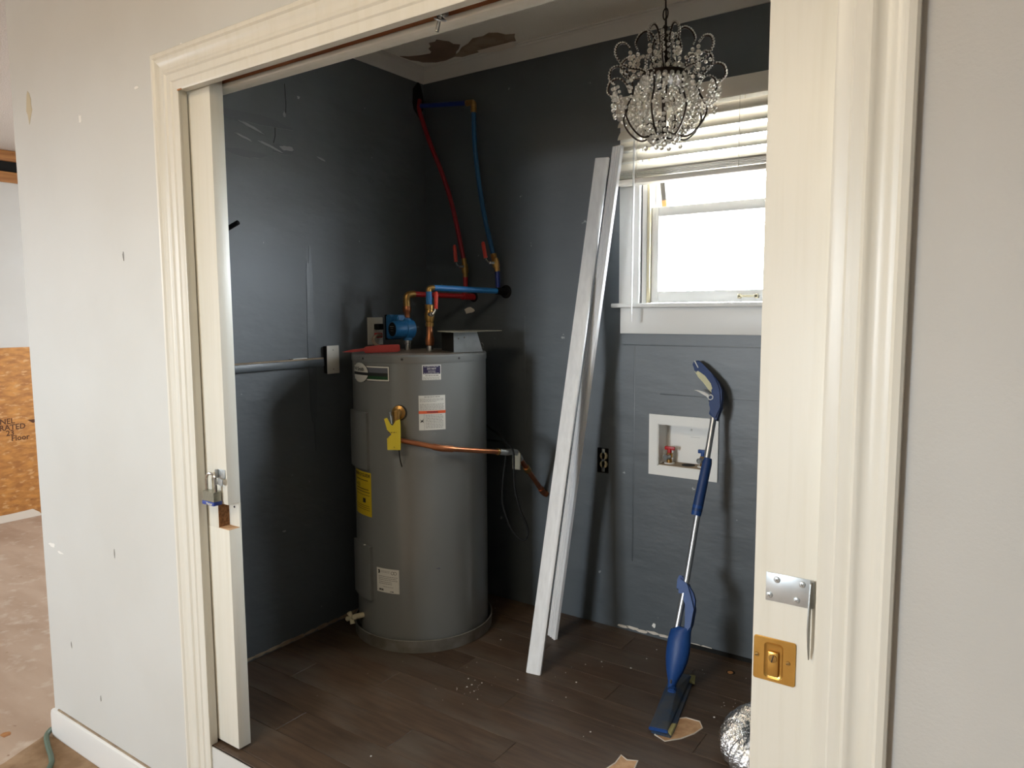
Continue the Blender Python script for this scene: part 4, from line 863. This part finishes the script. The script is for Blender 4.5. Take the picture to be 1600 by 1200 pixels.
for (z, c, wd, th) in [(.226, -.905, .024, .018), (.212, -.917, .036, .026), (.18, -.9185, .0405, .030), (.15, -.918, .0415, .031), (.12, -.9185, .039, .030), (.085, -.920, .030, .026), (.06, -.922, .020, .020), (.045, -.923, .0145, .015), (.022, -.923, .013, .012)]:
    rings.append([bm.verts.new(MP(c+wd*math.cos(2*PI*k/20), z+(.018*(-math.cos(2*PI*k/20)) if z > .2 else 0)*-1*0, th*math.sin(2*PI*k/20))) for k in range(20)])
for p, q in zip(rings, rings[1:]):
    for k in range(20): bm.faces.new((p[k], p[(k+1) % 20], q[(k+1) % 20], q[k]))
bm.faces.new(rings[0]); bm.faces.new(rings[-1][::-1])
bo = obj('spray_body', bm, 'mopblue2', mp_)
obj('nozzle_slot', obox(new(), MP(-.922, .052, -.0185), (1, 0, 0), MN, (0, KM, 1), .006, .003, .014, .001), 'ink', bo)
# flat head on the floor
ha = Vector((-.870, .832, 0)); hb_ = Vector((-.9425, 1.203, 0)); hdv = (hb_-ha).normalized(); hw_ = Vector((-hdv.y, hdv.x, 0))
HF = lambda u, v, d: ha+hdv*u+hw_*v+UP*d
bm = new()
lo = [(0, -.029), (.378, -.036), (.378, .036), (0, .029)]
for lvl in (0,): pass
L0 = [bm.verts.new(HF(u, v*1.0, .0075)) for u, v in lo]; L1 = [bm.verts.new(HF(u, v, .016)) for u, v in lo]
L2 = [bm.verts.new(HF(u*.92+.012, v*.86, .020)) for u, v in lo]
L3 = [bm.verts.new(HF(*p)) for p in [(.175, -.016, .034), (.255, -.016, .034), (.255, .016, .034), (.175, .016, .034)]]
for p, q in ((L0, L1), (L1, L2), (L2, L3)):
    for i in range(4): bm.faces.new((p[i], p[(i+1) % 4], q[(i+1) % 4], q[i]))
bm.faces.new(L3); bm.faces.new(L0[::-1]); bmesh.ops.bevel(bm, geom=list(bm.edges), offset=.0018, segments=1, affect='EDGES')
mh = obj('mop_head', bm, 'mopdusty', mp_)
obj('front_lip', obox(new(), HF(-.003, 0, .012), hdv, hw_, UP, .008, .060, .010, .002), 'mopblue2', mh)
obj('swivel_joint', obox(obox(new(), HF(.212, 0, .034), hdv, hw_, UP, .03, .026, .022, .004), MP(-.923, .048), (1, 0, 0), MN, (0, KM, 1), .012, .014, .03, .003), 'mopblue2', mh)
pd = obj('mop_pad', PR([(-.018, -.042), (.03, -.045), (.39, -.046), (.402, -.03), (.400, .03), (.385, .036), (.02, .031), (-.012, .02)], HF, .001, .0075, bev=.002), 'mopdusty', mp_)
obj('pad_flap', PR([(-.016, -.043), (.055, -.046), (.05, -.031), (.004, -.026)], HF, .007, .0135, bev=.002), 'pad', pd)
obj('pad_flap', PR([(.335, -.055), (.392, -.048), (.388, -.028), (.34, -.034)], HF, .006, .014, bev=.002), 'pad', pd)

# ================================================================== FOIL DUCT
pth = smooth_path([(-.02, 1.02, .066), (-.25, 1.07, .066), (-.43, 1.055, .066), (-.56, .995, .066), (-.618, .90, .066), (-.595, .79, .066), (-.49, .72, .066), (-.30, .70, .066)], 22)
Rr = [.057+.004*math.sin(i*1.9)+.0015*math.sin(i*.7) for i in range(len(pth))]
dt = obj('foil_duct', tube(new(), pth, Rr, seg=28), 'foil'); dt['label'] = 'crumpled silver foil duct bent on the floor behind the brass latch door'; dt['category'] = 'duct'

# ================================================================== CHANDELIER
HCX, HCY = -.846, .75
ch = thing('chandelier', 'small crystal bead chandelier with dark scroll arms hanging from the ceiling', 'chandelier', (HCX, HCY, ZC))
c0 = Vector((HCX, HCY, 0))
def pol(a, r, z): return Vector((HCX+r*math.cos(a), HCY+r*math.sin(a), z))
obj('canopy', LA([(.0, -.03), (.02, -.028), (.045, -.012), (.05, 0)], (HCX, HCY, ZC), seg=20), 'bronze', ch)
cb = new(); lp = [Vector((.0065*math.cos(t), 0, .0155*math.sin(t))) for t in [2*PI*i/14 for i in range(14)]]
tube(cb, lp, .0019, seg=6, closed=True); lm = finish(cb, 'bronze')
chn = obj('supply_wire', T([(HCX+.002, HCY, 2.41), (HCX-.004, HCY+.003, 2.25), (HCX+.003, HCY, 2.10)], .0022, seg=6), 'bronze', ch)
z = 2.40
k = 0
while z > 2.10:
    inst('chain_link', lm, (HCX, HCY, z), chn, (0, .08*(-1)**k, k % 2*PI/2+.4)); z -= .0265; k += 1
obj('column', LA([(.004, 2.106), (.008, 2.10), (.006, 2.09), (.011, 2.075), (.013, 2.05), (.009, 2.03), (.014, 2.01), (.012, 1.99), (.02, 1.985), (.055, 1.978), (.060, 1.972), (.058, 1.960), (.02, 1.955), (.008, 1.95), (.006, 1.82), (.012, 1.812), (.0, 1.80)], (HCX, HCY, 0), seg=20), 'bronze', ch)
obj('ring_band', LA([(.060, 1.958), (.0635, 1.960), (.0635, 1.976), (.060, 1.978)], (HCX, HCY, 0), seg=32), 'bronze', ch)
beads = []      # (position, radius)
def arm(name, prof2, a, r=.0027, beadr=.0032, step=2):
    pts = smooth_path([pol(a, rr_, zz) for rr_, zz in prof2], 7)
    o = obj(name, T(pts, r, seg=6), 'bronze', ch); side = Vector((-math.sin(a), math.cos(a), 0))
    n = len(pts); ctr = c0+Vector((0, 0, 1.92))
    for i in range(n):
        if name == 'lower_scroll' and i < n*.55: continue
        out = (pts[i]-ctr).normalized(); beads_small.append((pts[i]+out*.0036+side*.002*(-1)**i, .0027))
    return pts
beads_small = []
UPPER = [(.052, 1.978), (.030, 2.00), (.022, 2.035), (.030, 2.075), (.048, 2.094), (.068, 2.086), (.080, 2.064), (.074, 2.045)]
MID = [(.050, 1.975), (.075, 1.982), (.105, 1.984), (.132, 1.996), (.146, 2.018), (.140, 2.040), (.120, 2.046), (.104, 2.034)]
LOWER = [(.030, 1.812), (.065, 1.802), (.098, 1.825), (.118, 1.862), (.108, 1.892), (.096, 1.918), (.104, 1.955), (.130, 1.982), (.158, 1.976), (.165, 1.950), (.150, 1.935)]
INNER = [(.012, 1.80), (.030, 1.797), (.050, 1.812), (.052, 1.834), (.036, 1.842), (.028, 1.828)]
tips = []
for k in range(6):
    a = 2*PI*k/6+.35
    arm('upper_scroll', UPPER, a); tips.append((a, UPPER[-1])); arm('inner_scroll', INNER, a+.3)
for k in range(6):
    a = 2*PI*k/6+.35+PI/6; arm('middle_scroll', MID, a); tips.append((a, MID[-1]))
for k in range(8):
    a = 2*PI*k/8+.12; arm('lower_scroll', LOWER, a); tips.append((a, LOWER[-1]))
big = []
for a, (r_, z_) in tips:                                       # drops from every scroll end
    for j, rad in enumerate((.0055, .0075, .0055)): big.append((pol(a, r_, z_-.010-j*.0145), rad))
NS = 22
for k in range(NS):                                            # bead strands swelling out from the ring and back to the foot
    a = 2*PI*k/NS
    for j in range(15):
        t = j/14; z_ = 1.962-t*.160; r_ = .062+.033*math.sin(PI*min(1, t*1.0))-.022*max(0, t-.75)/.25
        (big if j % 2 == 0 and len(big) < 205 else beads_small).append((pol(a+.06*math.sin(j), r_, z_), .0067))
for k in range(18): big.append((pol(2*PI*k/18, .064, 1.982), .0062))
for k in range(10): big.append((pol(2*PI*k/10+.2, .03+.02*(k % 2), 1.787-.004*(k % 3)), .0068))
for k in range(10):                                            # swags between middle arms and lower arms
    a0 = 2*PI*k/10+.1
    for j in range(7):
        t = j/6; beads_small.append((pol(a0+t*.62, .148-.012*math.sin(PI*t), 1.93-.055*math.sin(PI*t)-.02*t), .0056))
for k in range(16):
    a = 2*PI*k/16
    for j in range(6): beads_small.append((pol(a, .135-.004*j, 1.935-.0125*j), .0052))
for k in range(12):
    a = 2*PI*k/12+.2
    for j in range(5): beads_small.append((pol(a, .075+.012*j, 2.0+.006*math.sin(j*1.5)), .0056))
for k in range(8):
    a = 2*PI*k/8
    for j in range(6): beads_small.append((pol(a, .02+.002*j, 2.08-.016*j), .005))
bb = new(); bmesh.ops.create_icosphere(bb, subdivisions=2, radius=1); bmB = finish(bb, 'crystal', 10)
for p, r_ in big[:290]: inst('crystal_bead', bmB, p, ch, (random.random()*3, random.random()*3, 0), (r_, r_, r_))
bs = new()
for p, r_ in beads_small+big[290:]: bmesh.ops.create_icosphere(bs, subdivisions=1, radius=r_, matrix=Matrix.Translation(p))
sb = obj('bead_strands', bs, 'crystal', ch); sb['kind'] = 'stuff'
print('beads', len(big), len(beads_small))
